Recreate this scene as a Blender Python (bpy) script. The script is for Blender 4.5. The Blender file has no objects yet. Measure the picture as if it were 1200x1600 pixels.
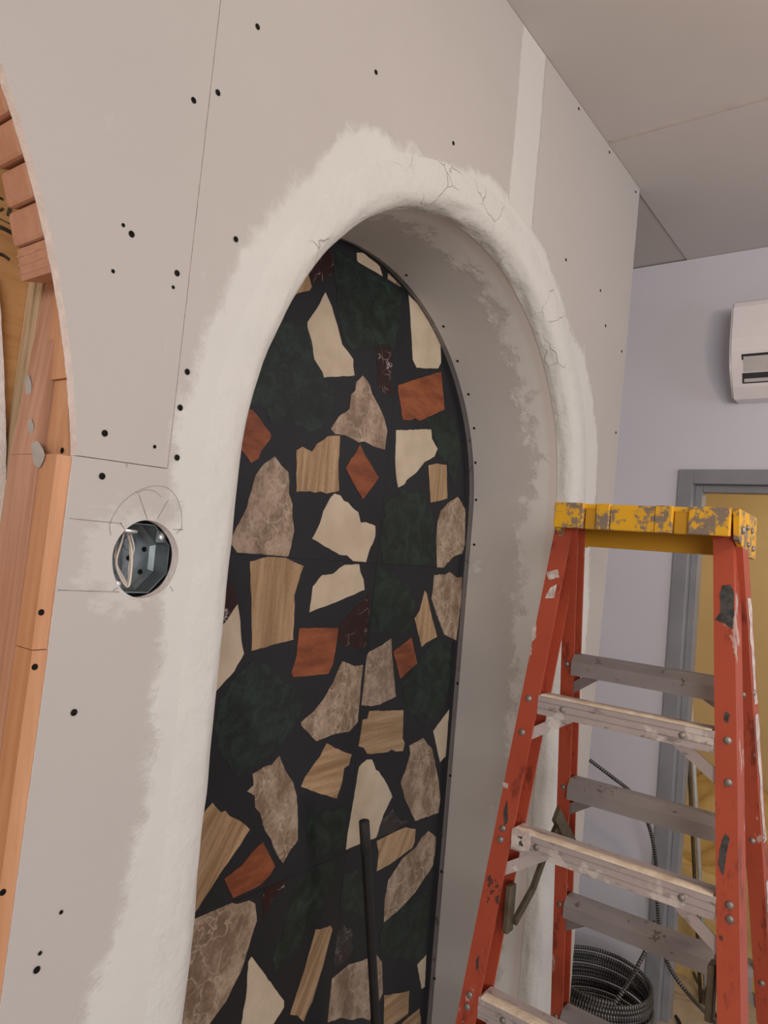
import bpy, bmesh, math, random
import numpy as np
from mathutils import Vector, Matrix
random.seed(7); rng = np.random.default_rng(7)

# ------------------------------------------------------------------ camera
EYE = 1.82                       # eye height above the floor
F = 1129.1                       # focal length in pixels of a 1200 x 1600 frame
PITCH, ROLL, YAW = math.radians(3.048), math.radians(5.064), math.radians(37.29)
fw = np.array([math.cos(PITCH)*math.cos(YAW), math.cos(PITCH)*math.sin(YAW), math.sin(PITCH)])
_r = np.array([math.sin(YAW), -math.cos(YAW), 0.0]); _u = np.cross(_r, fw)
rt = _r*math.cos(ROLL) + _u*math.sin(ROLL)
up = -_r*math.sin(ROLL) + _u*math.cos(ROLL)
scene = bpy.context.scene
col = scene.collection
cam = bpy.data.cameras.new('camera'); camo = bpy.data.objects.new('camera', cam); col.objects.link(camo)
cam.sensor_fit = 'VERTICAL'; cam.sensor_height = 24.0; cam.lens = F*24.0/1600.0; cam.clip_start = 0.02
camo.matrix_world = Matrix(((rt[0], up[0], -fw[0], 0), (rt[1], up[1], -fw[1], 0), (rt[2], up[2], -fw[2], EYE), (0, 0, 0, 1)))
scene.camera = camo

def hit(x, y, ax, val):
    """world point where the ray of pixel (x, y) meets the plane axis = val"""
    d = fw + rt*(x-600)/F - up*(y-800)/F
    v = val - (EYE if ax == 2 else 0)
    p = d*(v/d[ax]); return np.array([p[0], p[1], p[2]+EYE])

# ------------------------------------------------------------------ world, lights, exposure
w = bpy.data.worlds.new('world'); scene.world = w; w.use_nodes = True
w.node_tree.nodes['Background'].inputs[0].default_value = (0.75, 0.85, 1.0, 1)
w.node_tree.nodes['Background'].inputs[1].default_value = 0.25
def area(name, loc, target, size, sizey, power, color):
    l = bpy.data.lights.new(name, 'AREA'); l.shape = 'RECTANGLE'; l.size = size; l.size_y = sizey
    l.energy = power; l.color = color
    o = bpy.data.objects.new(name, l); col.objects.link(o); o.location = loc
    o.rotation_euler = (Vector(target)-Vector(loc)).to_track_quat('-Z', 'Y').to_euler(); return o
area('window_light', (1.6, -3.75, 1.85), (1.6, 0.9, 1.75), 3.0, 1.5, 52, (0.86, 0.90, 1.0))
area('shopfront_light', (-2.6, -2.0, 2.15), (1.2, 0.9, 2.1), 1.8, 1.1, 86, (1.0, 0.965, 0.93))
def point(name, loc, power, color, rad):
    l = bpy.data.lights.new(name, 'POINT'); l.energy = power; l.color = color; l.shadow_soft_size = rad
    o = bpy.data.objects.new(name, l); col.objects.link(o); o.location = loc; return o
point('ceiling_bulb', (1.25, -0.60, 2.55), 27, (1.0, 0.74, 0.55), 0.10)
point('side_room_bulb', (4.1, -0.1, 2.5), 19, (1.0, 0.84, 0.60), 0.12)
vs = scene.view_settings
vs.view_transform = 'Standard'; vs.look = 'None'; vs.exposure = -0.10; vs.gamma = 1.0; vs.use_curve_mapping = False

# ------------------------------------------------------------------ node helpers
class X:
    """a float socket that builds math nodes"""
    def __init__(s, nt, v): s.nt = nt; s.v = v
    def m(s, op, *a, clamp=False):
        n = s.nt.nodes.new('ShaderNodeMath'); n.operation = op; n.use_clamp = clamp
        for i, q in enumerate((s,)+a):
            q = q.v if isinstance(q, X) else q
            if isinstance(q, (int, float)): n.inputs[i].default_value = q
            else: s.nt.links.new(q, n.inputs[i])
        return X(s.nt, n.outputs[0])
    def __add__(s, o): return s.m('ADD', o)
    def __sub__(s, o): return s.m('SUBTRACT', o)
    def __mul__(s, o): return s.m('MULTIPLY', o)
    def mx(s, o): return s.m('MAXIMUM', o)
    def mn(s, o): return s.m('MINIMUM', o)
    def abs(s): return s.m('ABSOLUTE')
    def smooth(s, a, b):
        n = s.nt.nodes.new('ShaderNodeMapRange'); n.interpolation_type = 'SMOOTHSTEP'
        n.inputs['From Min'].default_value = a; n.inputs['From Max'].default_value = b
        s.nt.links.new(s.v, n.inputs['Value']); return X(s.nt, n.outputs[0])

class M:
    def __init__(s, name, rough=0.6, metal=0.0, spec=None):
        s.mat = bpy.data.materials.new(name); s.mat.use_nodes = True; s.nt = s.mat.node_tree
        s.b = s.nt.nodes['Principled BSDF']; s.b.inputs['Roughness'].default_value = rough
        s.b.inputs['Metallic'].default_value = metal
        if spec is not None: s.b.inputs['Specular IOR Level'].default_value = spec
        tc = s.nt.nodes.new('ShaderNodeTexCoord'); s.co = tc.outputs['Object']; s.uv = tc.outputs['UV']
        sp = s.nt.nodes.new('ShaderNodeSeparateXYZ'); s.nt.links.new(s.co, sp.inputs[0])
        s.x, s.y, s.z = [X(s.nt, sp.outputs[i]) for i in range(3)]
    def map(s, scale=(1, 1, 1), rot=(0, 0, 0), src=None):
        n = s.nt.nodes.new('ShaderNodeMapping'); n.inputs['Scale'].default_value = scale; n.inputs['Rotation'].default_value = rot
        s.nt.links.new(src or s.co, n.inputs['Vector']); return n.outputs[0]
    def noise(s, scale, detail=4, rough=0.55, vec=None, dist=0.0):
        n = s.nt.nodes.new('ShaderNodeTexNoise'); n.inputs['Scale'].default_value = scale
        n.inputs['Detail'].default_value = detail; n.inputs['Roughness'].default_value = rough; n.inputs['Distortion'].default_value = dist
        s.nt.links.new(vec or s.co, n.inputs['Vector']); return X(s.nt, n.outputs[0])
    def voro(s, scale, feature='DISTANCE_TO_EDGE', vec=None):
        n = s.nt.nodes.new('ShaderNodeTexVoronoi'); n.feature = feature; n.inputs['Scale'].default_value = scale
        s.nt.links.new(vec or s.co, n.inputs['Vector']); return X(s.nt, n.outputs[0])
    def warp(s, amt, scale, vec=None):
        """coordinates shifted by a colour noise"""
        n = s.nt.nodes.new('ShaderNodeTexNoise'); n.inputs['Scale'].default_value = scale; n.inputs['Detail'].default_value = 3
        s.nt.links.new(vec or s.co, n.inputs['Vector'])
        v = s.nt.nodes.new('ShaderNodeVectorMath'); v.operation = 'MULTIPLY_ADD'
        s.nt.links.new(n.outputs['Color'], v.inputs[0]); v.inputs[1].default_value = (amt,)*3
        s.nt.links.new(vec or s.co, v.inputs[2]); return v.outputs[0]
    def wave(s, scale, dist, axis='X', vec=None, dscale=1.0):
        n = s.nt.nodes.new('ShaderNodeTexWave'); n.inputs['Scale'].default_value = scale; n.inputs['Distortion'].default_value = dist
        n.inputs['Detail'].default_value = 3; n.inputs['Detail Scale'].default_value = dscale; n.bands_direction = axis
        s.nt.links.new(vec or s.co, n.inputs['Vector']); return X(s.nt, n.outputs['Fac'])
    def mix(s, f, a, b):
        n = s.nt.nodes.new('ShaderNodeMix'); n.data_type = 'RGBA'
        for q, i in ((f, 0), (a, 6), (b, 7)):
            q = q.v if isinstance(q, X) else q
            if isinstance(q, tuple): n.inputs[i].default_value = (*q, 1)
            elif isinstance(q, (int, float)): n.inputs[i].default_value = q
            else: s.nt.links.new(q, n.inputs[i])
        return n.outputs[2]
    def color(s, c):
        if isinstance(c, tuple): s.b.inputs['Base Color'].default_value = (*c, 1)
        else: s.nt.links.new(c, s.b.inputs['Base Color'])
        return s
    def rough(s, f): s.nt.links.new(f.v, s.b.inputs['Roughness']); return s
    def bump(s, f, strength, dist=0.01):
        n = s.nt.nodes.new('ShaderNodeBump'); n.inputs['Strength'].default_value = strength; n.inputs['Distance'].default_value = dist
        s.nt.links.new(f.v, n.inputs['Height']); s.nt.links.new(n.outputs[0], s.b.inputs['Normal']); return s

MT = {}
# geometry constants of the wall (world: x along the wall, y into it, z up)
D = 0.89; C1, A1, RB, DEP = 1.465, 0.667, 0.045, 0.375
SP = EYE + 0.135                  # spring line of the niche arch
CEIL = EYE + 1.385
XF = 3.208                        # far wall
BX, BZ = 0.622, EYE-0.042         # junction box centre
def skew(z, y=None):
    """the front of the arch sits a little to the right of its back"""
    t = min(1, max(0, (z-(SP-0.05))/0.40)); wy = 1.0 if y is None else min(1, max(0, 1-(y-D)/DEP))
    return 0.024*t*t*(3-2*t)*wy
GYP = (0.47, 0.43, 0.405); MUD = (0.69, 0.675, 0.63)

def mud_nodes(m):
    n1 = m.noise(5, 3) - 0.5; n2 = m.noise(38, 4, 0.65) - 0.5
    dx = m.x - C1 - m.z.smooth(SP-0.05, SP+0.35)*0.015; dz = (m.z - SP).mx(0.0)
    d = ((dx*dx) + (dz*dz)).m('SQRT') - A1
    wd = (m.x.smooth(1.95, 2.2)*0.055) + 0.145
    low = m.z.m('MULTIPLY', -1.0).smooth(-(EYE-0.40), -(EYE-0.70))
    wd = wd + low*(m.x.smooth(1.3, 0.9))*0.06
    b = (m.x - 1.30).abs().smooth(0.28, 0.0)
    pk = (m.x - 0.98).abs().smooth(0.13, 0.02)*m.z.smooth(SP+0.2, SP+0.5)
    wd = wd + pk*0.022 - b*m.z.smooth(SP, SP+0.3)*0.05 + n1*0.11 + n2*0.05
    band = (wd - d).smooth(-0.004, 0.026)
    st = ((m.x - 1.648 - n1*0.02).abs().m('MULTIPLY', -1.0) + 0.072 + n2*0.012).smooth(-0.002, 0.010)*m.z.smooth(SP+0.5, SP+0.55)*0.8
    bx = m.x - BX + 0.03; bz = m.z - BZ
    r = ((bx*bx) + (bz*bz)).m('SQRT')
    nz = m.noise(26, 5, 0.7, vec=m.map((1.0, 1, 1.9), (0, 0.6, 0)))
    smear = ((nz*0.14) + 0.012 - r).smooth(0.0, 0.03)*0.5
    sn = m.noise(3.0, 5, 0.72, vec=m.map((3.2, 1, 1.0), (0, -0.7, 0))).smooth(0.66, 0.74)*0.45
    return band.mx(st), smear.mx(sn), n1, n2

m = M('drywall_paper_with_joint_compound', 0.85, spec=0.25)
k, sm, n1, n2 = mud_nodes(m)
big = m.noise(2.2, 3)
paper = m.mix(big, (0.44, 0.415, 0.395), (0.50, 0.475, 0.45))
mudc = m.mix(m.noise(7, 4), (0.57, 0.575, 0.55), (0.63, 0.63, 0.60))
m.color(m.mix(k.mx(sm), paper, mudc)); m.bump(m.noise(60, 4)*0.25 + k*0.7 + m.noise(11, 5)*1.2*k + m.noise(5, 3, vec=m.map((1, 1, 6)))*0.5*k, 0.5, 0.005)
MT['wall'] = m.mat

m = M('trowelled_joint_compound', 0.8, spec=0.25)
cr = m.voro(9, vec=m.warp(0.12, 9)).smooth(0.012, 0.0)*m.noise(4, 2).smooth(0.47, 0.54)*m.z.smooth(SP+0.28, SP+0.38)
mc = m.mix(m.noise(9, 5), (0.56, 0.565, 0.54), (0.64, 0.64, 0.61))
m.color(m.mix(cr*0.45, mc, (0.40, 0.37, 0.34))); m.bump(m.noise(12, 6, 0.6)*1.3 + m.noise(55, 4)*0.3 - cr*0.6, 0.75, 0.008)
MT['mud'] = m.mat

m = M('niche_reveal_drywall', 0.85, spec=0.25)
nn = m.noise(14, 5, 0.7); lo = m.noise(3, 3)
edge = (m.y - (D+RB)).m('MULTIPLY', -1.0) + 0.125 + (nn-0.5)*0.30 + (lo-0.5)*0.12
mk = edge.smooth(-0.01, 0.045)
patch = (m.noise(2.6, 4, 0.6, vec=m.map((1, 1, 1.5))).smooth(0.53, 0.57))*(m.z.m('MULTIPLY', -1.0).smooth(-(EYE+0.05), -(EYE-0.05)))*m.z.smooth(EYE-0.26, EYE-0.20)
pink = ((m.y - (D+RB+0.02)).abs()).smooth(0.035, 0.01)*0.55
base = m.mix(lo, (0.48, 0.46, 0.445), (0.54, 0.52, 0.50))
c = m.mix(mk.mx(patch*0.8)*0.9, base, (0.69, 0.685, 0.66)); c = m.mix(pink, c, (0.60, 0.51, 0.485))
m.color(c); m.bump(nn*0.6 + mk*0.8, 0.3, 0.004); MT['reveal'] = m.mat

def simple(key, name, a, b, rough=0.6, scale=8, metal=0.0, detail=4, bump=0.0, spec=None, stretch=(1, 1, 1)):
    m = M(name, rough, metal, spec); n = m.noise(scale, detail, vec=m.map(stretch))
    m.color(m.mix(n.smooth(0.3, 0.7), a, b))
    if bump: m.bump(m.noise(scale*5, 4), bump, 0.003)
    MT[key] = m.mat; return m
simple('gypsum', 'raw_gypsum_core', (0.74, 0.67, 0.64), (0.86, 0.79, 0.76), 0.9, 60, bump=0.6)
simple('ceiling', 'ceiling_drywall', (0.54, 0.515, 0.505), (0.58, 0.555, 0.545), 0.9, 1.5, bump=0.05, spec=0.2)
simple('ceiling_rear_shaded', 'rear_ceiling_drywall_shade_toned', (0.50, 0.475, 0.455), (0.54, 0.51, 0.49), 0.9, 1.5, spec=0.2)  # same drywall, colour darkened for the shade behind the wall end
simple('tape', 'paper_joint_tape', (0.53, 0.485, 0.455), (0.60, 0.55, 0.52), 0.85, 12, spec=0.2)
simple('farwall', 'pale_lilac_grey_painted_wall', (0.64, 0.645, 0.72), (0.68, 0.675, 0.75), 0.7, 1.6, bump=0.05)
simple('frame', 'grey_painted_metal_frame', (0.235, 0.24, 0.265), (0.28, 0.285, 0.31), 0.45, 6, bump=0.05)
simple('yellow', 'ochre_painted_wall', (0.61, 0.46, 0.23), (0.65, 0.50, 0.26), 0.6, 1.8)
simple('floor', 'dusty_concrete_floor', (0.36, 0.29, 0.21), (0.50, 0.42, 0.33), 0.8, 7, detail=6, bump=0.2)
simple('plainwall', 'primed_room_wall', (0.60, 0.58, 0.56), (0.64, 0.62, 0.60), 0.8, 2)
simple('dark', 'dark_cavity', (0.03, 0.027, 0.025), (0.05, 0.045, 0.04), 0.9, 5)
simple('screw', 'black_phosphate_screw', (0.008, 0.008, 0.008), (0.022, 0.02, 0.018), 1.0, 300, spec=0.0)
simple('graphite', 'pencil_line', (0.16, 0.155, 0.15), (0.30, 0.29, 0.28), 0.6, 60)
simple('marker', 'black_marker_ink', (0.03, 0.025, 0.02), (0.10, 0.07, 0.04), 0.6, 40)
simple('steel', 'galvanised_steel', (0.12, 0.145, 0.155), (0.20, 0.23, 0.245), 0.42, 30, metal=0.45)
simple('bright', 'bright_zinc', (0.55, 0.56, 0.57), (0.7, 0.7, 0.7), 0.25, 40, metal=0.9)
simple('wire', 'cream_wire_sheath', (0.55, 0.49, 0.42), (0.66, 0.60, 0.52), 0.45, 40)
simple('acwhite', 'white_plastic_shell', (0.80, 0.765, 0.79), (0.83, 0.79, 0.815), 0.35, 2)
simple('acdark', 'dark_vent_plastic', (0.03, 0.03, 0.035), (0.05, 0.05, 0.055), 0.4, 10)
simple('aclouver', 'grey_louver_plastic', (0.50, 0.49, 0.49), (0.56, 0.54, 0.54), 0.4, 10)
simple('tube', 'black_rubber_tube', (0.009, 0.009, 0.010), (0.015, 0.015, 0.016), 0.5, 20)
simple('conduit', 'galvanised_conduit', (0.48, 0.49, 0.50), (0.58, 0.59, 0.60), 0.4, 20, metal=0.15)
simple('bronze', 'bronze_coated_spreader', (0.075, 0.06, 0.038), (0.13, 0.105, 0.07), 0.5, 25, metal=0.3, bump=0.1)
simple('rivet', 'dull_aluminium_rivet', (0.22, 0.20, 0.19), (0.36, 0.34, 0.32), 0.45, 60, metal=0.6)
simple('foot', 'black_rubber_foot', (0.02, 0.02, 0.02), (0.035, 0.03, 0.03), 0.7, 30)
simple('sheeting', 'tan_dust_sheet', (0.42, 0.29, 0.10), (0.60, 0.43, 0.18), 0.5, 5, bump=0.3)
simple('blueprint', 'white_and_blue_wrapper', (0.30, 0.31, 0.36), (0.36, 0.36, 0.40), 0.5, 20)

# stones of the terrazzo tiles
m = M('charcoal_terrazzo_matrix', 0.30, spec=0.35); n = m.noise(5, 4)
sp = m.noise(140, 2).smooth(0.72, 0.78)
c = m.mix(n, (0.0105, 0.0120, 0.0155), (0.0170, 0.0190, 0.0240)); m.color(m.mix(sp*0.5, c, (0.06, 0.065, 0.07))); MT['matrix'] = m.mat
m = M('cream_limestone', 0.35, spec=0.4); n = m.noise(14, 5)
m.color(m.mix(n.smooth(0.25, 0.75), (0.47, 0.385, 0.275), (0.57, 0.48, 0.36))); MT['cream'] = m.mat
m = M('emperador_marble', 0.35, spec=0.4); wv = m.warp(0.06, 9)
n = m.noise(13, 8, 0.74, vec=m.map((1.3, 1, 0.8), (0, 0.5, 0), src=wv)); n3 = m.noise(60, 5, 0.7)
v = m.voro(17, vec=m.warp(0.16, 11)).smooth(0.045, 0.0)*m.noise(7, 3).smooth(0.36, 0.56)
c = m.mix(n.smooth(0.38, 0.62), (0.185, 0.125, 0.082), (0.40, 0.305, 0.22)); c = m.mix(n3.smooth(0.50, 0.68)*0.6, c, (0.155, 0.10, 0.062))
c = m.mix(v*0.7, c, (0.50, 0.405, 0.305)); m.color(c); MT['emperador'] = m.mat
for key, rot in (('trav_v', 0.0), ('trav_h', math.pi/2), ('trav_d', -0.55)):
    m = M('travertine_'+{'trav_v': 'upright', 'trav_h': 'level', 'trav_d': 'slanting'}[key]+'_grain', 0.4, spec=0.35)
    vec = m.map((1, 1, 1), (0, rot, 0)); st = m.map((42, 1, 3.0), src=vec)
    n = m.noise(1.0, 5, 0.6, vec=st); g = m.noise(120, 2, vec=vec)
    c = m.mix(n.smooth(0.3, 0.7), (0.245, 0.150, 0.074), (0.46, 0.315, 0.185)); c = m.mix(g.smooth(0.54, 0.72)*0.35, c, (0.20, 0.125, 0.06))
    m.color(c); m.bump(n, 0.15, 0.002); MT[key] = m.mat
m = M('rust_red_travertine', 0.4, spec=0.35); n = m.noise(9, 6, 0.65, vec=m.map((1, 1, 3.5), (0, 0.3, 0)))
c = m.mix(n.smooth(0.3, 0.72), (0.155, 0.042, 0.018), (0.31, 0.095, 0.036)); c = m.mix(m.noise(70, 3).smooth(0.66, 0.76)*0.5, c, (0.07, 0.02, 0.012)); m.color(c); MT['rust'] = m.mat
m = M('dark_green_marble', 0.28, spec=0.4); n = m.noise(20, 7, 0.72, dist=0.7); v = m.voro(22, vec=m.warp(0.07, 12)).smooth(0.05, 0.0)
c = m.mix(n.smooth(0.38, 0.74), (0.0070, 0.0125, 0.0105), (0.023, 0.045, 0.035)); c = m.mix(v*0.45, c, (0.004, 0.006, 0.006)); c = m.mix(m.noise(90, 4, 0.7).smooth(0.66, 0.8)*0.35, c, (0.09, 0.135, 0.115)); m.color(c); MT['green'] = m.mat
m = M('burgundy_marble_with_white_veins', 0.28, spec=0.4); v = m.voro(30, vec=m.warp(0.10, 14)).smooth(0.045, 0.0)*m.noise(15, 2).smooth(0.50, 0.62); n = m.noise(60, 4)
c = m.mix(n, (0.012, 0.0045, 0.0045), (0.030, 0.0075, 0.0068)); m.color(m.mix(v*0.8, c, (0.42, 0.38, 0.37))); MT['burgundy'] = m.mat
m = M('grey_veined_dark_marble', 0.28, spec=0.4); v = m.voro(60, vec=m.warp(0.08, 20)).smooth(0.08, 0.0)*m.noise(40, 3).smooth(0.5, 0.62)
m.color(m.mix(v*0.6, m.mix(m.noise(40, 4), (0.017, 0.013, 0.014), (0.045, 0.038, 0.040)), (0.25, 0.23, 0.23))); MT['greyvein'] = m.mat

# timber
def wood(key, name, a, b, stretch, scale=3.0, rough=0.65):
    m = M(name, rough, spec=0.3); n = m.noise(scale, 6, 0.65, vec=m.map(stretch)); g = m.noise(scale*4, 3, vec=m.map(stretch))
    c = m.mix(n.smooth(0.28, 0.72), a, b); c = m.mix(g.smooth(0.62, 0.8)*0.4, c, tuple(q*0.45 for q in a)); m.color(c); m.bump(n, 0.2, 0.002); MT[key] = m.mat
wood('fir', 'orange_fir_lumber', (0.50, 0.245, 0.125), (0.62, 0.34, 0.19), (14, 14, 1.2))
wood('redfir', 'reddish_fir_stud', (0.42, 0.215, 0.135), (0.56, 0.32, 0.215), (22, 22, 1.0))
wood('endgrain', 'pinkish_block_lumber', (0.46, 0.235, 0.15), (0.55, 0.30, 0.20), (6, 6, 6), 5)
wood('ply', 'amber_plywood_face', (0.46, 0.23, 0.085), (0.62, 0.35, 0.155), (1.2, 4, 14), 3.0, 0.45)
wood('plyedge', 'plywood_edge_plies', (0.40, 0.27, 0.16), (0.74, 0.56, 0.36), (2, 330, 4), 1.0)

# ladder
m = M('red_orange_fibreglass', 0.42, spec=0.4); n = m.noise(6, 4)
c = m.mix(n, (0.34, 0.050, 0.026), (0.45, 0.088, 0.042)); c = m.mix(m.noise(22, 5, 0.75, vec=m.map((1, 1, 0.35))).smooth(0.545, 0.66)*0.7, c, (0.11, 0.022, 0.014))
c = m.mix(m.noise(13, 5, 0.7, vec=m.map((1, 1, 0.5), src=m.warp(0.0, 1))).smooth(0.615, 0.65)*0.75, c, (0.52, 0.42, 0.38))
c = m.mix(m.noise(5.5, 5, 0.75).smooth(0.655, 0.68)*0.85, c, (0.03, 0.03, 0.03)); m.color(c); m.bump(m.noise(50, 4), 0.2, 0.002); MT['red'] = m.mat
m = M('yellow_plastic_with_worn_paint', 0.5, spec=0.35); n = m.noise(24, 6, 0.72)
c = m.mix(m.noise(5, 3), (0.70, 0.37, 0.012), (0.77, 0.44, 0.03)); c = m.mix(n.smooth(0.485, 0.56), c, (0.225, 0.175, 0.135)); c = m.mix(m.noise(55, 4, 0.7).smooth(0.66, 0.72)*0.7, c, (0.07, 0.05, 0.035)); m.color(c); m.bump(n, 0.3, 0.002); MT['yellowcap'] = m.mat
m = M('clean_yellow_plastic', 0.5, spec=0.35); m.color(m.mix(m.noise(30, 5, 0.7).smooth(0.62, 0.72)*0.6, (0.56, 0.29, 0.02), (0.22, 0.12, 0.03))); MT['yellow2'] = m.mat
m = M('paint_smeared_aluminium', 0.5, 0.25, spec=0.4); n = m.noise(30, 5, 0.7, vec=m.map((1, 0.5, 1)))
c = m.mix(n, (0.36, 0.315, 0.31), (0.55, 0.48, 0.475)); c = m.mix(m.noise(50, 5, 0.75, vec=m.map((1, 0.35, 1))).smooth(0.55, 0.64)*0.6, c, (0.13, 0.11, 0.10)); c = m.mix(m.noise(16, 4).smooth(0.58, 0.64)*0.7, c, (0.70, 0.65, 0.61)); m.color(c); MT['alu_front'] = m.mat
m = M('dull_grey_aluminium', 0.5, 0.3, spec=0.4); n = m.noise(18, 5, 0.7, vec=m.map((1, 0.4, 1)))
c = m.mix(n, (0.23, 0.21, 0.205), (0.36, 0.33, 0.325)); c = m.mix(m.noise(22, 5, 0.7).smooth(0.60, 0.65)*0.8, c, (0.10, 0.075, 0.055)); m.color(c); MT['alu_rear'] = m.mat
simple('plaster_crust', 'dried_plaster_crust', (0.60, 0.50, 0.38), (0.74, 0.66, 0.54), 0.85, 40, bump=0.5)

# cable with light rings along its length (uv.y = length in metres)
m = M('armoured_cable_black_with_pale_rings', 0.4)
sp_ = m.nt.nodes.new('ShaderNodeSeparateXYZ'); m.nt.links.new(m.uv, sp_.inputs[0]); L = X(m.nt, sp_.outputs[1])
ring = (L*(2*math.pi/0.010)).m('SINE').smooth(0.45, 0.75)
spot = m.noise(9, 2).smooth(0.35, 0.65)
m.color(m.mix(ring*(spot*0.6 + 0.4)*0.8, (0.012, 0.012, 0.013), (0.34, 0.32, 0.30))); MT['cable'] = m.mat

# ------------------------------------------------------------------ mesh helpers
def obj(name, bm, mat, parent=None, smooth=False):
    me = bpy.data.meshes.new(name)
    if isinstance(bm, bmesh.types.BMesh):
        bmesh.ops.recalc_face_normals(bm, faces=bm.faces); bm.to_mesh(me); bm.free()
    else:
        me.from_pydata([tuple(map(float, v)) for v in bm[0]], [], bm[1])
        b2 = bmesh.new(); b2.from_mesh(me); bmesh.ops.recalc_face_normals(b2, faces=b2.faces); b2.to_mesh(me); b2.free()
    me.materials.append(MT[mat] if isinstance(mat, str) else mat)
    if smooth:
        for p in me.polygons: p.use_smooth = True
    o = bpy.data.objects.new(name, me); col.objects.link(o)
    if parent is not None:
        o.parent = parent; o.matrix_parent_inverse = parent.matrix_world.inverted() if False else Matrix.Translation(-Vector(parent.location))
    return o
def empty(name, loc=(0, 0, 0)):
    o = bpy.data.objects.new(name, None); col.objects.link(o); o.location = loc; o.empty_display_size = 0.05; return o
def tag(o, label, cat, group=None):
    o['label'] = label; o['category'] = cat
    if group: o['group'] = group
    return o
def struct(o, label=None):
    o['kind'] = 'structure'
    if label: o['label'] = label
    return o
def box(bm, x0, x1, y0, y1, z0, z1, bev=0.0):
    r = bmesh.ops.create_cube(bm, size=1.0)
    for v in r['verts']:
        v.co = Vector(((x0+x1)/2 + v.co.x*(x1-x0), (y0+y1)/2 + v.co.y*(y1-y0), (z0+z1)/2 + v.co.z*(z1-z0)))
    if bev:
        es = list({e for v in r['verts'] for e in v.link_edges})
        bmesh.ops.bevel(bm, geom=es, offset=bev, segments=2, affect='EDGES', profile=0.5)
    return bm
def bx(*a, **k): return box(bmesh.new(), *a, **k)
def slab(outer, holes, y0, y1, wob=0.0):
    """flat piece in the x-z plane with holes, given a thickness from y0 (front) to y1"""
    bm = bmesh.new(); edges = []
    for loop in [outer]+holes:
        vs_ = [bm.verts.new((p[0], y0, p[1])) for p in loop]
        edges += [bm.edges.new((vs_[i], vs_[(i+1) % len(vs_)])) for i in range(len(vs_))]
    bmesh.ops.triangle_fill(bm, use_beauty=True, use_dissolve=False, edges=edges)
    g = bmesh.ops.extrude_face_region(bm, geom=list(bm.faces))
    for v in g['geom']:
        if isinstance(v, bmesh.types.BMVert): v.co.y = y1
    bm.normal_update(); return bm
def tube(path, rad, seg=10, closed_ends=True, uv=False, radf=None):
    P = [Vector(p) for p in path]; n = len(P); vs_, fs = [], []
    t0 = (P[1]-P[0]).normalized(); a = t0.orthogonal().normalized(); Ls = [0.0]
    for i in range(1, n): Ls.append(Ls[-1]+(P[i]-P[i-1]).length)
    for i in range(n):
        t = (P[min(i+1, n-1)]-P[max(i-1, 0)]).normalized(); a = (a - t*a.dot(t)).normalized(); b = t.cross(a)
        r = radf(i, Ls[i]) if radf else rad
        for k_ in range(seg):
            th = 2*math.pi*k_/seg; vs_.append(P[i] + (a*math.cos(th)+b*math.sin(th))*r)
    for i in range(n-1):
        for k_ in range(seg):
            fs.append((i*seg+k_, i*seg+(k_+1) % seg, (i+1)*seg+(k_+1) % seg, (i+1)*seg+k_))
    if closed_ends: fs += [tuple(range(seg)), tuple(range((n-1)*seg, n*seg))]
    return vs_, fs, Ls, seg
def tube_obj(name, path, rad, mat, parent=None, seg=10, uv=False, radf=None):
    v, f, Ls, sg = tube(path, rad, seg, radf=radf)
    o = obj(name, (v, f), mat, parent, smooth=True)
    if uv:
        l = o.data.uv_layers.new(name='length')
        for lp in o.data.loops: l.data[lp.index].uv = ((lp.vertex_index % sg)/sg, Ls[lp.vertex_index//sg])
    return o
def spline(pts, n=12):
    P = [np.array(p, float) for p in pts]; P = [2*P[0]-P[1]]+P+[2*P[-1]-P[-2]]; out = []
    for i in range(1, len(P)-2):
        for t in np.linspace(0, 1, n, endpoint=False):
            a, b, c, d = P[i-1:i+3]
            out.append(0.5*((2*b)+(c-a)*t+(2*a-5*b+4*c-d)*t*t+(3*b-a-3*c+d)*t**3))
    out.append(P[-2]); return out
def disc_dome(p, n, r, h, seg=10):
    """a low dome (rivet, screw head) on point p with outward normal n"""
    n = Vector(n).normalized(); a = n.orthogonal().normalized(); b = n.cross(a); p = Vector(p); vs_, fs = [], []
    for k_, (rr, hh) in enumerate(((1.0, 0.0), (0.92, 0.5), (0.6, 0.9))):
        for i in range(seg):
            th = 2*math.pi*i/seg; vs_.append(p + (a*math.cos(th)+b*math.sin(th))*r*rr + n*h*hh)
    vs_.append(p+n*h)
    for k_ in range(2):
        for i in range(seg): fs.append((k_*seg+i, k_*seg+(i+1) % seg, (k_+1)*seg+(i+1) % seg, (k_+1)*seg+i))
    for i in range(seg): fs.append((2*seg+i, 2*seg+(i+1) % seg, 3*seg))
    fs.append(tuple(range(seg))); return vs_, fs
def clip(poly, cl):
    """Sutherland-Hodgman: clip poly by the convex, counter-clockwise polygon cl"""
    out = [tuple(p) for p in poly]
    for i in range(len(cl)):
        a, b = cl[i], cl[(i+1) % len(cl)]; inp, out = out, []
        side = lambda p: (b[0]-a[0])*(p[1]-a[1])-(b[1]-a[1])*(p[0]-a[0])
        for j in range(len(inp)):
            p, q = inp[j-1], inp[j]; sp__, sq = side(p), side(q)
            if (sp__ >= 0) != (sq >= 0):
                t = sp__/(sp__-sq); out.append((p[0]+(q[0]-p[0])*t, p[1]+(q[1]-p[1])*t))
            if sq >= 0: out.append(q)
        if not out: return []
    res = []
    for p in out:
        if not res or math.hypot(p[0]-res[-1][0], p[1]-res[-1][1]) > 2e-4: res.append(p)
    if len(res) > 2 and math.hypot(res[0][0]-res[-1][0], res[0][1]-res[-1][1]) < 2e-4: res.pop()
    return res
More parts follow.
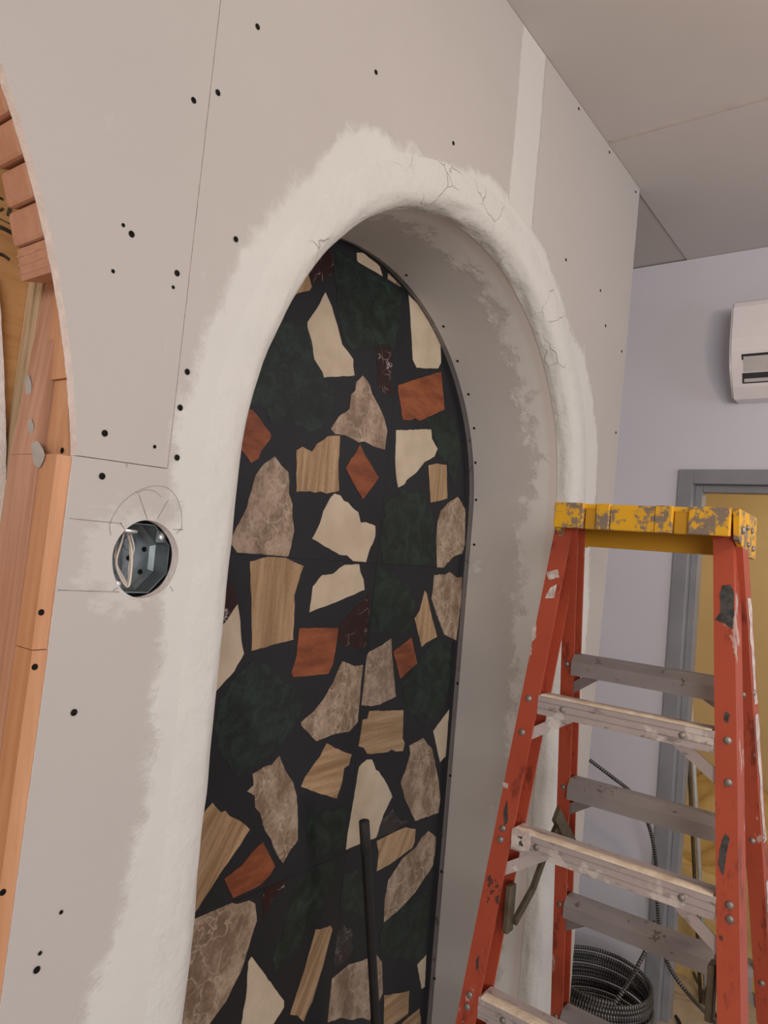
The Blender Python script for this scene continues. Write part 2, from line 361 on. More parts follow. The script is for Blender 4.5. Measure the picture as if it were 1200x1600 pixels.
def area2(p): return 0.5*sum(p[i-1][0]*p[i][1]-p[i][0]*p[i-1][1] for i in range(len(p)))

def ragged(pts, amp, step=0.012):
    """subdivide an open polyline and roughen it sideways, like a sawn gypsum edge"""
    out = []
    for i in range(len(pts)-1):
        a, b = np.array(pts[i]), np.array(pts[i+1]); L_ = np.linalg.norm(b-a); n = max(1, int(L_/step)); t = (b-a)/max(L_, 1e-6)
        for k_ in range(n):
            q = a+(b-a)*k_/n
            if k_ or i: q = q + np.array([-t[1], t[0]])*rng.normal(0, amp)
            out.append(tuple(q))
    out.append(tuple(pts[-1])); return out

# ------------------------------------------------------------------ the niche wall
TH = 0.016
wall = struct(empty('wall_niche', (1.4, D, 0)), 'taped grey drywall wall with an arched niche')
N = 64; RO = A1+RB
arc = lambda cx, cz, r, a0, a1, n: [(cx+r*math.cos(math.radians(a0+(a1-a0)*i/n)), cz+r*math.sin(math.radians(a0+(a1-a0)*i/n))) for i in range(n+1)]
zs = EYE
C2X, C2Z, R2 = -0.735, EYE-0.078, 1.2465
# sheet right of the upright seam, round the niche
right_edge = ragged([(2.52, CEIL-0.002), (2.482, zs+0.34), (2.42, zs-0.70), (2.40, 0.005)], 0.0012)
outer = [(0.642, zs+0.0905), (0.6496, zs+0.81), (0.6551, CEIL-0.002)] + right_edge + [(C1+RO, 0.005)] + [(x_+skew(z_), z_) for x_, z_ in arc(C1, SP, RO, 0, 180, N)] + [(C1-RO, zs+0.0905)]
sheet_c = obj('drywall_sheet', slab(outer, [], D, D+TH), 'wall', wall)
# sheet with the junction box hole
Z1 = hit(72, 1010, 0, 0.5)[2]
hole = [(BX+0.0545*math.cos(t)*(1+0.01*math.sin(5*t)), BZ+0.0555*math.sin(t)*(1+0.012*math.cos(3*t))) for t in np.linspace(0, 2*math.pi, 44, endpoint=False)]
outer = [(0.496, zs+0.0870), (0.641, zs+0.0905), (C1-RO, zs+0.0905), (C1-RO, 0.005), (0.4525, 0.005), (0.4920, Z1)]
sheet_b = obj('drywall_sheet', slab(outer, [hole], D, D+TH), 'wall', wall)
sheet_b.data.materials.append(MT['gypsum'])
# sheet over the wide timber arch
th0 = math.degrees(math.asin((zs+0.0882-C2Z)/R2))
a_arc = ragged(arc(C2X, C2Z, R2, th0, 90, 90), 0.00025, 0.006)
outer = a_arc + [(C2X, CEIL-0.002), (0.6525, CEIL-0.002), (0.6470, zs+0.81), (0.6400, zs+0.0916)]
sheet_a = obj('drywall_sheet', slab(outer, [], D-0.0006, D-0.0006+TH), 'wall', wall)
outer = arc(C2X, C2Z, R2, 90, 180, 40) + [(C2X-R2, 0.005), (-2.95, 0.005), (-2.95, CEIL-0.002), (C2X-0.002, CEIL-0.002)]
sheet_d = obj('drywall_sheet', slab(outer, [], D, D+TH), 'wall', wall)
# paint cut edges as raw gypsum
for o in (sheet_a, sheet_b, sheet_c, sheet_d):
    if len(o.data.materials) < 2: o.data.materials.append(MT['gypsum'])
    for p in o.data.polygons:
        if abs(p.normal.y) < 0.5: p.material_index = 1

# rounded plaster edge of the niche + reveal (swept round the opening)
path = [(C1-A1, z, -1, 0) for z in np.linspace(0.0, SP, 90, endpoint=False)]
path += [(C1+A1*math.cos(t), SP+A1*math.sin(t), math.cos(t), math.sin(t)) for t in np.linspace(math.pi, 0, 120)]
path += [(C1+A1, z, 1, 0) for z in np.linspace(SP, 0.0, 91)[1:]]
def sweep(profile, jit=0.0, rad_off=0.0):
    vs_, fs = [], []; n = len(profile)
    g = rng.normal(0, 1, (len(path), n))
    for _ in range(3): g = (g+np.roll(g, 1, 0)+np.roll(g, -1, 0)+np.roll(g, 1, 1)*0.5+np.roll(g, -1, 1)*0.5)/4
    for i, (px, pz, nx, nz) in enumerate(path):
        for k_, (off, y) in enumerate(profile):
            j = g[i, k_]*jit if 0 < k_ < n-1 else 0
            vs_.append((px+nx*(off+j)+skew(pz, y), y+j*0.5, pz+nz*(off+j)))
    for i in range(len(path)-1):
        for k_ in range(n-1): fs.append((i*n+k_, (i+1)*n+k_, (i+1)*n+k_+1, i*n+k_+1))
    return vs_, fs
prof = [(RB+0.055, D+0.0015), (RB+0.045, D-0.0009), (RB+0.012, D-0.0016)] + [(RB*(1-math.sin(t)), D+RB*(1-math.cos(t))-0.0012*(1-t/1.5708)) for t in np.linspace(0, math.pi/2, 12)] + [(0.0, D+RB+0.012)]
obj('bullnose', sweep(prof, 0.0034), 'mud', wall, smooth=True)
prof = [(0.0012, D+RB+0.010)] + [(0.0012, y) for y in np.linspace(D+RB+0.03, D+DEP-0.020, 8)] + [(0.008, D+DEP-0.020)]
obj('reveal', sweep(prof), 'reveal', wall, smooth=False)
prof = [(0.0075, D+DEP-0.021), (0.0075, D+DEP+0.004)]
obj('reveal_backing', sweep(prof), 'alu_rear', wall)

# studs behind the sheets keep the seams dark and carry the wall end
obj('stud', bx(0.60, 0.69, D+TH+0.001, D+0.10, zs+0.10, CEIL-0.004), 'redfir', wall)
obj('stud', bx(2.36, 2.395, D+TH+0.001, D+0.105, 0.005, CEIL-0.004), 'redfir', wall)
obj('stud', bx(2.3955, 2.50, D+TH+0.001, D+0.04, zs+0.6, CEIL-0.004), 'redfir', wall)
obj('stud', bx(0.655, 0.70, D+TH+0.001, D+0.105, 0.005, zs-0.11), 'redfir', wall)

# ------------------------------------------------------------------ tiles and stones at the back of the niche
YB = D+DEP
back = struct(empty('wall_niche_back', (C1, YB, 0)), 'dark terrazzo tiles with broken marble pieces at the back of the niche')
obj('backing_board', slab([(C1-0.74, 0.005), (C1+0.74, 0.005)] + arc(C1, SP, 0.74, 0, 180, 40), [], YB+0.0105, YB+0.03), 'dark', back)
arch_poly = [(C1-A1-0.006, 0.0), (C1+A1+0.006, 0.0)] + arc(C1, SP, A1+0.006, 0, 180, 60)
sj = lambda z: 1.648+0.03*(z-EYE)
rows = [zs+1.6, zs+0.770, zs-0.0385, zs-0.846, zs-1.655, zs-2.5]
tiles = []; g = 0.0003
for r_ in range(5):
    zt, zb = rows[r_]-g, rows[r_+1]+g
    for side in (0, 1):
        l0 = (lambda z: sj(z)-0.808+g) if side == 0 else (lambda z: sj(z)+g)
        l1 = (lambda z: sj(z)-g) if side == 0 else (lambda z: sj(z)+0.808-g)
        if side == 0: l0 = lambda z: 0.70
        quad = [(l0(zb), zb), (l1(zb), zb), (l1(zt), zt), (l0(zt), zt)]
        pl = clip(quad, arch_poly)
        if len(pl) < 3: continue
        o = obj('tile', slab(pl, [], YB, YB+0.010), 'matrix', back); tiles.append((quad, pl, o))
ZO = dict(A=(380, 370, 6), B=(560, 370, 6), C=(350, 600, 6), D=(550, 600, 6), E=(330, 840, 6), F=(530, 840, 6), G=(300, 1080, 6), H=(500, 1080, 6),
          I=(270, 1350, 6), J=(470, 1350, 6), K=(260, 1230, 6), L=(500, 1200, 6), M=(380, 1280, 5), N=(540, 1400, 7.5), O=(560, 1080, 7.5),
          Q=(330, 360, 2.927), R=(300, 850, 2.727), S=(260, 1200, 2.609), P=(0, 0, 1))
STONES = [  # material, traced outline: runs of points, each in the frame named by its letter
 ('cream', 'A 768,520 830,660 880,830 925,1010 985,1085 1030,1150 1028,1210 1042,1300 755,1320 740,1265 665,1150 640,980 600,850 600,800 690,670'),
 ('trav_v', 'A 600,320 640,470 620,505 520,525 450,575 400,600 300,560 480,330'),
 ('burgundy', 'A 610,290 700,180 810,80 838,200 836,340 790,375 705,415 660,440'),
 ('green', 'Q 560,80 870,280 860,400 835,540 760,520 640,550 600,480 580,400 570,250'),
 ('green', 'Q 300,420 440,440 470,560 510,670 560,720 550,830 500,900 440,920 380,890 330,885 280,890 240,810 170,790 195,640 250,500'),
 ('cream', 'B 470,545 560,640 650,770 720,890 768,1000 772,1180 745,1235 545,1228 508,1150 495,900'),
 ('burgundy', 'B 150,1050 300,1045 325,1100 320,1200 290,1350 320,1470 250,1470 180,1390 190,1290 170,1190 190,1110'),
 ('rust', 'B 372,1390 775,1262 D 865,240 690,320 635,345 590,320 550,340 475,335 450,180 430,70'),
 ('emperador', 'A 1118,1300 1160,1350 D 165,10 185,90 240,190 300,320 328,440 305,615 200,585 110,537 60,548 C 1140,480 1040,470 1000,420 1075,305 1175,235 1190,100 A 1050,1440 1058,1360'),
 ('rust', 'C 258,235 350,350 440,480 430,520 350,620 320,700 250,740 170,630 100,560 200,250'),
 ('emperador', 'C 475,678 540,770 600,825 610,900 605,1030 640,1130 640,1250 655,1380 630,1500 E 745,90 720,175 240,140 185,60 C 60,1450 150,1280 215,1150 240,1040 290,860 370,750'),
 ('trav_v', 'C 678,620 735,588 770,610 825,635 870,560 930,525 970,490 1085,485 1080,660 1070,720 1075,1000 960,1028 900,1005 850,1020 800,1003 678,1010'),
 ('rust', 'D 72,565 110,650 250,880 100,1080 0,910 C 1140,790 1190,700 D 20,670'),
 ('cream', 'D 412,432 740,425 745,510 800,605 770,680 680,730 600,830 510,900 490,940 432,970 415,880 405,740'),
 ('trav_v', 'D 715,762 800,745 885,760 892,1075 735,1110 725,900'),
 ('cream', 'C 1000,1060 1035,1028 1090,1045 1120,1095 1160,1110 1200,1158 D 55,1200 78,1300 130,1295 215,1330 215,1430 190,1500 F 290,90 248,230 130,220 70,165 0,160 E 1030,60 945,10 C 825,1450 900,1300 930,1190'),
 ('green', 'Q 860,1190 970,1200 1010,1280 1020,1380 1030,1525 780,1530 775,1400 800,1250'),
 ('emperador', 'D 990,1058 1030,1120 1060,1180 1055,1500 F 1150,150 1080,170 1010,240 975,285 915,285 910,0 D 800,1300 830,1190 900,1110'),
 ('green', 'D 870,260 960,330 1010,560 1010,700 960,960 920,900 900,760 800,650 800,600 745,440 690,330'),
 ('trav_v', 'E 360,225 550,175 600,165 700,190 800,240 865,265 835,340 775,545 780,640 765,940 770,955 375,1060 380,900 375,560 365,400'),
 ('cream', 'E 950,460 1040,350 1140,340 1200,285 F 50,255 185,250 195,320 225,390 235,490 0,590 E 920,700'),
 ('cream', 'E 245,625 270,780 280,960 305,1085 215,1250 130,1340 15,1470 -100,1500 -20,1000 80,860'),
 ('burgundy', 'E 130,400 180,430 240,520 245,600 85,850 0,900 60,500'),
 ('rust', 'E 822,852 1190,845 1170,1000 1140,1180 1095,1275 765,1308 750,1260 800,1100'),
 ('burgundy', 'R 750,210 755,300 740,450 660,440 620,400 640,330 700,270'),
 ('green', 'F 330,260 480,330 640,440 720,640 690,800 690,890 520,890 270,900 290,640 320,450'),
 ('trav_v', 'F 800,495 820,530 850,680 915,930 820,980 770,1025 740,900 705,760 755,680'),
 ('emperador', 'F 890,350 990,345 1035,322 1100,375 1150,370 1140,600 1095,965 985,910 950,820 910,720 865,570'),
 ('rust', 'F 675,935 730,1180 570,1320 505,1070'),
 ('emperador', 'F 485,945 495,1130 520,1400 530,1490 H 705,50 560,125 480,140 370,130 F 215,1400 230,1150 280,1070 400,1010'),
 ('emperador', 'R 640,500 690,520 727,515 H 365,130 352,285 270,380 120,405 0,452 G 1165,468 1100,400 1022,320 1022,290 1130,200 R 560,660 600,590'),
 ('green', 'R 250,500 330,520 380,580 440,620 470,680 440,760 380,860 280,940 190,1000 120,900 90,780 110,700 180,560'),
 ('green', 'R 1040,400 1105,430 1100,600 1060,720 1000,790 920,700 900,650 890,600 960,500'),
 ('trav_h', 'H 460,185 780,178 778,300 772,440 792,490 775,560 710,565 670,545 630,570 490,588 440,585 410,530 360,515 400,265 440,260'),
 ('trav_h', 'H 60,488 200,560 295,590 270,690 225,720 205,850 155,1005 0,962 G 1020,895 1060,800 1130,700 1200,610'),
 ('cream', 'H 390,680 440,640 485,640 520,735 550,750 630,880 675,990 590,1160 525,1370 228,1490 300,1100 365,710'),
 ('emperador', 'H 965,435 990,475 1050,540 1075,660 1110,850 1125,1000 1110,1140 890,1215 790,1000 755,850 800,740 845,580 835,510 910,470'),
 ('cream', 'O 1060,215 1020,760 955,830 875,465'),
 ('emperador', 'G 818,605 870,740 945,850 980,980 990,1200 990,1400 910,1500 K 1155,600 1090,710 1040,640 G 760,1460 740,1390 680,1300 635,1140 590,1090 585,980 515,940 575,880 565,775 690,700 745,690'),
 ('trav_d', 'G 190,1045 270,1135 310,1120 350,1170 440,1210 540,1295 K 690,540 540,750 380,1000 255,1190 190,1222 100,1200 200,400 G 45,1210'),
 ('rust', 'K 903,515 1015,740 970,820 870,920 625,1040 540,858 700,740 800,610'),
 ('greyvein', 'L 680,390 740,490 820,480 820,520 620,620 530,650 590,470'),
 ('green', 'S 580,180 740,160 725,330 600,370 570,280'),
 ('trav_d', 'L 530,685 780,555 895,570 885,690 860,750 640,910 530,965 548,780'),
 ('emperador', 'L 1015,590 1085,650 1075,800 1055,915 J 1060,280 905,440 775,550 785,330 820,150 L 770,850 900,740 950,650'),
 ('emperador', 'I 165,495 540,335 560,365 600,375 720,340 770,370 785,530 730,700 650,970 500,1280 340,1500 P 320,1625 255,1640 I -20,1500 30,1300 60,1100 80,700 150,580'),
 ('cream', 'I 735,868 1040,1280 1040,1340 940,1500 P 420,1612 375,1616 I 640,1500 690,1200 705,920'),
 ('trav_d', 'M 565,860 600,860 680,830 695,860 670,950 620,1150 540,1420 500,1500 470,1580 420,1530 365,1525 470,1200'),
 ('emperador', 'J 280,1085 450,940 540,915 710,850 758,915 765,1210 730,1290 640,1465 560,1440 480,1460 380,1440 250,1485 265,1180'),
 ('greyvein', 'J 400,560 480,640 490,780 430,900 310,960 300,820 330,640'),
 ('green', 'M 460,450 560,330 720,320 700,500 600,700 520,780 430,1000 240,1180 230,1090 330,800 390,560'),
 ('green', 'M 780,430 900,400 950,560 940,800 850,720 740,700 760,520'),
 ('burgundy', 'M 170,500 320,460 330,520 220,650 160,780 140,620'),
 ('trav_h', 'J 780,1230 930,1210 1015,1185 1005,1400 870,1500 P 600,1606 J 775,1500'),
 ('cream', 'J 1090,945 1175,850 1160,1150 1130,1170'),
 ('trav_h', 'J 1110,1355 1125,1500 940,1500 1000,1440'),
 ('green', 'J 780,560 1050,300 1200,250 1180,600 1165,850 1090,940 960,900 760,850 740,640'),
 ('cream', 'A 1062,150 B 40,150 195,275 225,370 0,245 A 1065,220'),
 ('emperador', 'B 275,340 340,400 400,470 350,450 270,395'),
]
NM = {'cream': ('cream limestone', 'marble_piece'), 'emperador': ('brown speckled marble', 'marble_piece'), 'rust': ('rust red travertine', 'travertine_piece'),
      'green': ('dark green marble', 'marble_piece'), 'burgundy': ('burgundy marble with white veins', 'marble_piece'), 'greyvein': ('grey veined dark marble', 'marble_piece'),
      'trav_v': ('tan banded travertine', 'travertine_piece'), 'trav_h': ('tan banded travertine', 'travertine_piece'), 'trav_d': ('tan banded travertine', 'travertine_piece')}
arch_in = [(C1-A1-0.004, 0.0), (C1+A1+0.004, 0.0)] + arc(C1, SP, A1+0.004, 0, 180, 60)
def chip(pl, amp):
    """break the long straight runs of an outline a little, as a chipped stone edge"""
    out = []
    for i in range(len(pl)):
        a, b = np.array(pl[i]), np.array(pl[(i+1) % len(pl)]); L_ = np.linalg.norm(b-a); n = max(1, int(L_/0.014)); t = (b-a)/max(L_, 1e-9)
        for k_ in range(n):
            q = a+(b-a)*k_/n
            if k_: q = q+np.array([-t[1], t[0]])*rng.uniform(-amp, amp)
            out.append(tuple(q))
    return out
for mat, s in STONES:
    fr = None; pts = []
    for tok in s.split():
        if ',' not in tok: fr = ZO[tok]; continue
        px, py = map(float, tok.split(',')); p = hit(fr[0]+px/fr[2], fr[1]+py/fr[2], 1, YB); pts.append((p[0], p[2]))
    if area2(pts) < 0: pts.reverse()
    if mat in ('green', 'burgundy', 'greyvein'): pts = chip(pts, 0.006)
    else: pts = chip(pts, 0.0012)
    cx, cz = np.mean(pts, 0)
    best = max(tiles, key=lambda t: abs(area2(c_)) if len(c_ := clip(pts, t[0])) > 2 else 0)
    pl = clip(clip(pts, best[0]), arch_in)
    if len(pl) < 3 or abs(area2(pl)) < 2e-5: continue
    o = obj(NM[mat][1], slab(pl, [], YB-(0.0012 if mat not in ('green', 'burgundy', 'greyvein') else 0.0006), YB+0.0005), mat, best[2])
    o['label'] = NM[mat][0]+' piece'

# ------------------------------------------------------------------ screws, pencil marks
def on_wall(px, py, plane=D): p = hit(px, py, 1, plane); return p
SCR = [(402, 42), (587, 113), (302, 157), (340, 145), (205, 366), (276, 427), (368, 374), (292, 581), (281, 637), (163, 677), (159, 744), (276, 715), (708, 224),
       (884, 406), (938, 454), (946, 509), (971, 549), (962, 676), (904, 170), (952, 238), (993, 300), (115, 1113), (57, 1515)]
small = [(192, 352), (176, 424), (270, 449), (241, 698), (95, 1425), (62, 1489)]
for i, q in enumerate(SCR+small):
    p = on_wall(*q); r_ = 0.0047 if i < len(SCR) else 0.0028
    par = sheet_b if p[2] < zs+0.088 and p[0] < 0.75 else (sheet_a if p[0] < 0.645 else sheet_c)
    hd = obj('screw', disc_dome((p[0], D-0.0012, p[2]), (0, -1, 0), r_, 0.0006, 12), 'screw', wall)
RSC = [(635, 430), (693, 510), (715, 564), (732, 616), (741, 669), (743, 723), (744, 781), (741, 851), (715, 1068), (703.5, 1212), (690, 1362), (679, 1529)]
for q in RSC:   # on the reveal: march the ray to the swept surface
    d = fw + rt*(q[0]-600)/F - up*(q[1]-800)/F
    for t in np.linspace(0.9/d[1], (D+DEP)/d[1], 4000):
        p = d*t; X_, Z_ = p[0], p[2]+EYE
        X_ -= skew(Z_, p[1]); dd = math.hypot(X_-C1, max(Z_-SP, 0.0))-A1
        if dd > 0 and p[1] > D+RB: break
    nx, nz = (X_-C1), max(Z_-SP, 0.0); l_ = math.hypot(nx, nz); nx /= l_; nz /= l_
    obj('screw', disc_dome((X_+skew(Z_, p[1])-nx*0.0005, p[1], Z_-nz*0.0005), (-nx, 0, -nz), 0.0045, 0.0006, 10), 'screw', wall)
def strip(bm, pts, wd, y):
    P = [np.array(p) for p in pts]
    for i in range(len(P)-1):
        a, b = P[i], P[i+1]; t = (b-a)/max(np.linalg.norm(b-a), 1e-9); nrm = np.array([-t[1], t[0]])*wd/2
        vs_ = [bm.verts.new((q[0], y, q[1])) for q in (a+nrm, b+nrm, b-nrm, a-nrm)]; bm.faces.new(vs_)
def pxl(*pts): return [tuple(on_wall(*p)[[0, 2]]) for p in pts]
LINES = [pxl((108, 810), (190, 818)), pxl((270, 827), (286, 828)), pxl((90, 922), (186, 925)), pxl((188, 817), (195, 827)), pxl((283, 826), (275, 834)),
         pxl((176, 923), (184, 918)), pxl((266, 916), (270, 924)), pxl((217, 773), (230, 811)), pxl((263, 781), (246, 810)), pxl((198, 721), (198, 730))]
el = [(173, 836), (171, 822), (176, 808), (188, 789), (203, 775), (222, 764), (244, 759), (262, 763), (275, 776), (283, 800), (284, 826)]
el2 = [(212, 771), (228, 765), (242, 768), (252, 777)]
bm = bmesh.new()
for l in LINES: strip(bm, l, 0.0011, D-0.0004)
for e in (el, el2):
    P = spline([(x_, y_, 0) for x_, y_ in e], 5); strip(bm, pxl(*[(p[0], p[1]) for p in P]), 0.0008, D-0.0004)
pm = obj('pencil_marks', bm, 'graphite', sheet_b)

# ------------------------------------------------------------------ timber framing behind the wide arch
fr = struct(empty('wall_framing', (0.4, D+0.1, 0)), 'bare timber framing of the unfinished wide arch')
XJ = 0.5
# plywood panel behind, upright boards of the jamb
obj('plywood_panel', slab([(C2X-R2-0.1, 0.005), (XJ+0.015, 0.005), (XJ+0.015, zs+1.33), (C2X-R2-0.1, zs+1.33)], [], D+0.166, D+0.184), 'ply', fr)
xt = lambda z: XJ-0.004+0.02*min(0, z-zs)     # the leg drifts a little as it goes down
def leaning(y0, y1, dx0, dx1, z0, z1, mat, name, width=0.038):
    bm = bmesh.new(); vs_ = []
    for z, dx in ((z0, dx0), (z1, dx1)):
        for x_, y_ in ((dx, y0), (dx+width, y0), (dx+width, y1), (dx, y1)): vs_.append(bm.verts.new((x_, y_, z)))
    for f in ((0, 1, 2, 3), (4, 5, 6, 7), (0, 1, 5, 4), (1, 2, 6, 5), (2, 3, 7, 6), (3, 0, 4, 7)): bm.faces.new([vs_[i] for i in f])
    return obj(name, bm, mat, fr)
y0 = D+TH+0.001
zj = lambda px, py: hit(px, py, 0, XJ)[2]
Z2, Z3 = zj(90, 597), zj(76, 437)
BW = 0.020
leaning(D+0.0015, D+0.044, 0.452-BW, 0.4915-BW, 0.005, Z1-0.001, 'fir', 'board', BW)
leaning(D+0.0030, D+0.044, 0.4915-BW, 0.4955-BW, Z1, zs+0.086, 'fir', 'board', BW)
leaning(y0, D+0.062, 0.4900, 0.4925, zs+0.0875, Z2-0.001, 'fir', 'board')
leaning(y0, D+0.080, 0.488, 0.486, Z2, Z3+0.02, 'fir', 'board', 0.05)
leaning(D+0.0450, D+0.124, 0.440, 0.474, 0.005, zs+0.086, 'redfir', 'stud', 0.036)
leaning(D+0.0655, D+0.124, 0.474, 0.497, zs+0.0865, Z3+0.02, 'redfir', 'stud', 0.036)
leaning(D+0.126, D+0.143, 0.446, 0.4935, 0.005, Z3+0.02, 'plyedge', 'plywood_edge', 0.05)
leaning(D+0.1475, D+0.1645, 0.443, 0.4915, 0.005, Z3+0.02, 'plyedge', 'plywood_edge', 0.05)
# short blocks stepping up under the drywall arch
for i, dg in enumerate((19.3, 21.35, 23.5, 25.75, 27.95, 30.2, 32.4, 34.6, 36.9, 39.1, 41.3)):
    a_ = math.radians(dg); r0 = R2+0.006; hh = 0.0205 if i == 0 else 0.0222
    cx, cz = C2X+r0*math.cos(a_), C2Z+r0*math.sin(a_)
    bm = bmesh.new(); box(bm, -0.006, 0.075, y0, D+0.090+0.005*math.sin(i*2), -hh, hh, 0.006 if i else 0.001)
    bmesh.ops.rotate(bm, verts=bm.verts, cent=(0, 0, 0), matrix=Matrix.Rotation(-a_*0.8, 3, 'Y'))
    bmesh.ops.translate(bm, verts=bm.verts, vec=(cx, 0, cz)); obj('block', bm, 'endgrain', fr, smooth=False)
    if i == 0:
        for q in (-0.011, 0.0, 0.011):
            bm = bmesh.new(); box(bm, -0.0066, -0.005, y0+0.002, D+0.092, q-0.0012, q+0.0012)
            bmesh.ops.rotate(bm, verts=bm.verts, cent=(0, 0, 0), matrix=Matrix.Rotation(-a_*0.8, 3, 'Y')); bmesh.ops.translate(bm, verts=bm.verts, vec=(cx, 0, cz)); obj('ply_line', bm, 'redfir', fr)
# pale panel edge standing inside the wide arch
pts = [hit(x_, y_, 1, D+0.162) for x_, y_ in ((-14, 430), (-6, 480), (0, 580), (3, 680), (3, 760), (-3, 830), (-14, 890))]
P = spline([(p[0], 0, p[2]) for p in pts], 6)
ed = ragged([(p[0], p[2]) for p in P], 0.0004, 0.02)
obj('drywall_offcut', slab(ed + [(ed[-1][0]-0.25, ed[-1][1]), (ed[0][0]-0.25, ed[0][1])], [], D+0.150, D+0.1655), 'gypsum', fr)
# marker writing on the plywood: the tail of a C, an I and two slanting strokes
bm = bmesh.new(); PY = D+0.1655
def mk(pts, wd): strip(bm, [tuple(hit(x_, y_, 1, PY)[[0, 2]]) for x_, y_ in pts], wd, PY)
mk([(-8, 316), (-3, 310), (2, 309), (5, 313)], 0.004); mk([(-8, 322), (-2, 329), (3, 328), (5, 325)], 0.004)
mk([(17, 320), (13, 338)], 0.006); mk([(-4, 353), (8, 358), (22, 366)], 0.006); mk([(37, 381), (35, 402)], 0.004); mk([(-3, 396), (6, 399), (15, 406)], 0.005)
obj('marker_writing', bm, 'marker', fr)
bm = bmesh.new(); strip(bm, [tuple(hit(x_, y_, 1, PY-0.0002)[[0, 2]]) for x_, y_ in ((-4, 340), (36, 360))], 0.0015, PY-0.0002)
obj('saw_kerf', bm, 'marker', fr)
p = hit(97, 704, 0, 0.4895); obj('screw', disc_dome((0.4897, p[1], p[2]), (-1, 0, 0), 0.0042, 0.0012, 10), 'screw', fr)
for q in ((65, 957), (54, 1042), (4, 1394)):
    p = hit(*q, 1, D+0.002); obj('screw', disc_dome((p[0], D+(0.0013 if p[2] < Z1 else 0.0028), p[2]), (0, -1, 0), 0.0042, 0.0012, 10), 'screw', fr)
simple('putty', 'grey_primer_dab', (0.36, 0.34, 0.31), (0.44, 0.42, 0.39), 0.8, 40)
for q, rw, rh in (((48, 606), 0.010, 0.016), ((58, 669), 0.008, 0.010), ((72, 712), 0.018, 0.016)):
    p = hit(*q, 0, 0.485); xs = 0.474+0.023*max(0, (p[2]-zs-0.0865))/(Z3+0.02-zs-0.0865) if p[1] < D+0.125 else 0.487
    if p[1] > D+0.125: xs = 0.446+0.0475*(p[2]-0.005)/(Z3+0.015)
    vs_ = [(xs-0.0008, min(D+0.142, p[1]+rw*math.cos(t)*(1+0.2*math.sin(3*t))), p[2]+rh*math.sin(t)+0.5*rh*math.cos(t)) for t in np.linspace(0, 2*math.pi, 16, endpoint=False)]
    obj('primer_dab', (vs_, [tuple(range(16))]), 'putty', fr)

# ------------------------------------------------------------------ junction box
jb = tag(empty('junction_box', (BX, D+0.03, BZ)), 'octagonal steel electrical box with bare wires in a round drywall hole', 'electrical box')
RO8 = 0.0500; y_f, y_b = D+0.018, D+0.056
ang = [math.radians(22.5+45*i) for i in range(8)]
oct_ = lambda r, sx=1.0: [(BX+r*1.0*math.cos(a_)/math.cos(math.pi/8)*sx, BZ+r*math.sin(a_)/math.cos(math.pi/8)) for a_ in ang]
bm = bmesh.new(); o1, o2 = oct_(RO8), oct_(RO8-0.0015)
def loop(pts, y): return [bm.verts.new((p[0], y, p[1])) for p in pts]
la, lb, lc, ld, le = loop(o1, y_f), loop(o2, y_f), loop(o2, y_b-0.006), loop(oct_(RO8-0.008), y_b), loop(o1, y_b+0.001)
for a_, b_ in ((la, lb), (lb, lc), (lc, ld), (la, le)):
    for i in range(8): bm.faces.new((a_[i], a_[(i+1) % 8], b_[(i+1) % 8], b_[i]))
bm.faces.new(ld); bm.faces.new(le)
obj('box_body', bm, 'steel', jb)
for dx, dz in ((-0.020, 0.018), (0.004, 0.020), (0.008, -0.002), (-0.024, -0.026), (0.033, 0.012), (0.030, -0.022)):
    o = obj('knockout_hole', disc_dome((BX+dx, y_b-0.0004, BZ+dz), (0, -1, 0), 0.0042, 0.0002, 14), 'screw', jb)
for dx, dz in ((0.007, 0.020), (-0.012, -0.014)):
    o = obj('knockout', disc_dome((BX+dx, y_b-0.0002, BZ+dz), (0, -1, 0), 0.0115, 0.0012, 20), 'steel', jb)
for dx, dz in ((0.034, 0.033), (-0.030, -0.038)):
    s_ = obj('box_screw', disc_dome((BX+dx, y_f+0.001, BZ+dz), (0, -1, 0), 0.0062, 0.003, 14), 'bright', jb)
    obj('screw_tab', slab([(BX+dx-0.008, BZ+dz-0.008), (BX+dx+0.008, BZ+dz-0.008), (BX+dx+0.008, BZ+dz+0.008), (BX+dx-0.008, BZ+dz+0.008)], [], y_f+0.0012, y_f+0.0025), 'steel', jb)
obj('cable_clamp', bx(BX-0.022, BX+0.002, y_f+0.010, y_f+0.026, BZ+0.034, BZ+0.042, bev=0.003), 'bright', jb, smooth=True)
def wloop(pts, rad): return tube_obj('wire', spline([(BX+a_, y_, BZ+c_) for a_, y_, c_ in pts], 8), rad, 'wire', jb, 8)
wloop([(-0.014, y_b-0.014, 0.036), (-0.026, y_f+0.008, 0.022), (-0.037, y_f-0.001, -0.002), (-0.034, y_f-0.003, -0.020), (-0.016, y_f-0.002, -0.041), (-0.009, y_f+0.003, -0.026), (-0.007, y_f+0.010, 0.010), (-0.008, y_b-0.012, 0.036)], 0.0018)
wloop([(-0.020, y_b-0.013, 0.034), (-0.031, y_f+0.014, 0.014), (-0.033, y_f+0.006, -0.008), (-0.015, y_f+0.002, -0.037), (-0.011, y_f+0.006, -0.034), (-0.0035, y_f+0.014, -0.012), (-0.004, y_b-0.012, 0.034)], 0.0016)
wloop([(-0.001, y_b-0.012, 0.034), (0.003, y_f+0.020, 0.012), (0.0005, y_f+0.024, -0.010), (-0.004, y_f+0.016, -0.030), (-0.012, y_f+0.006, -0.040)], 0.0016)

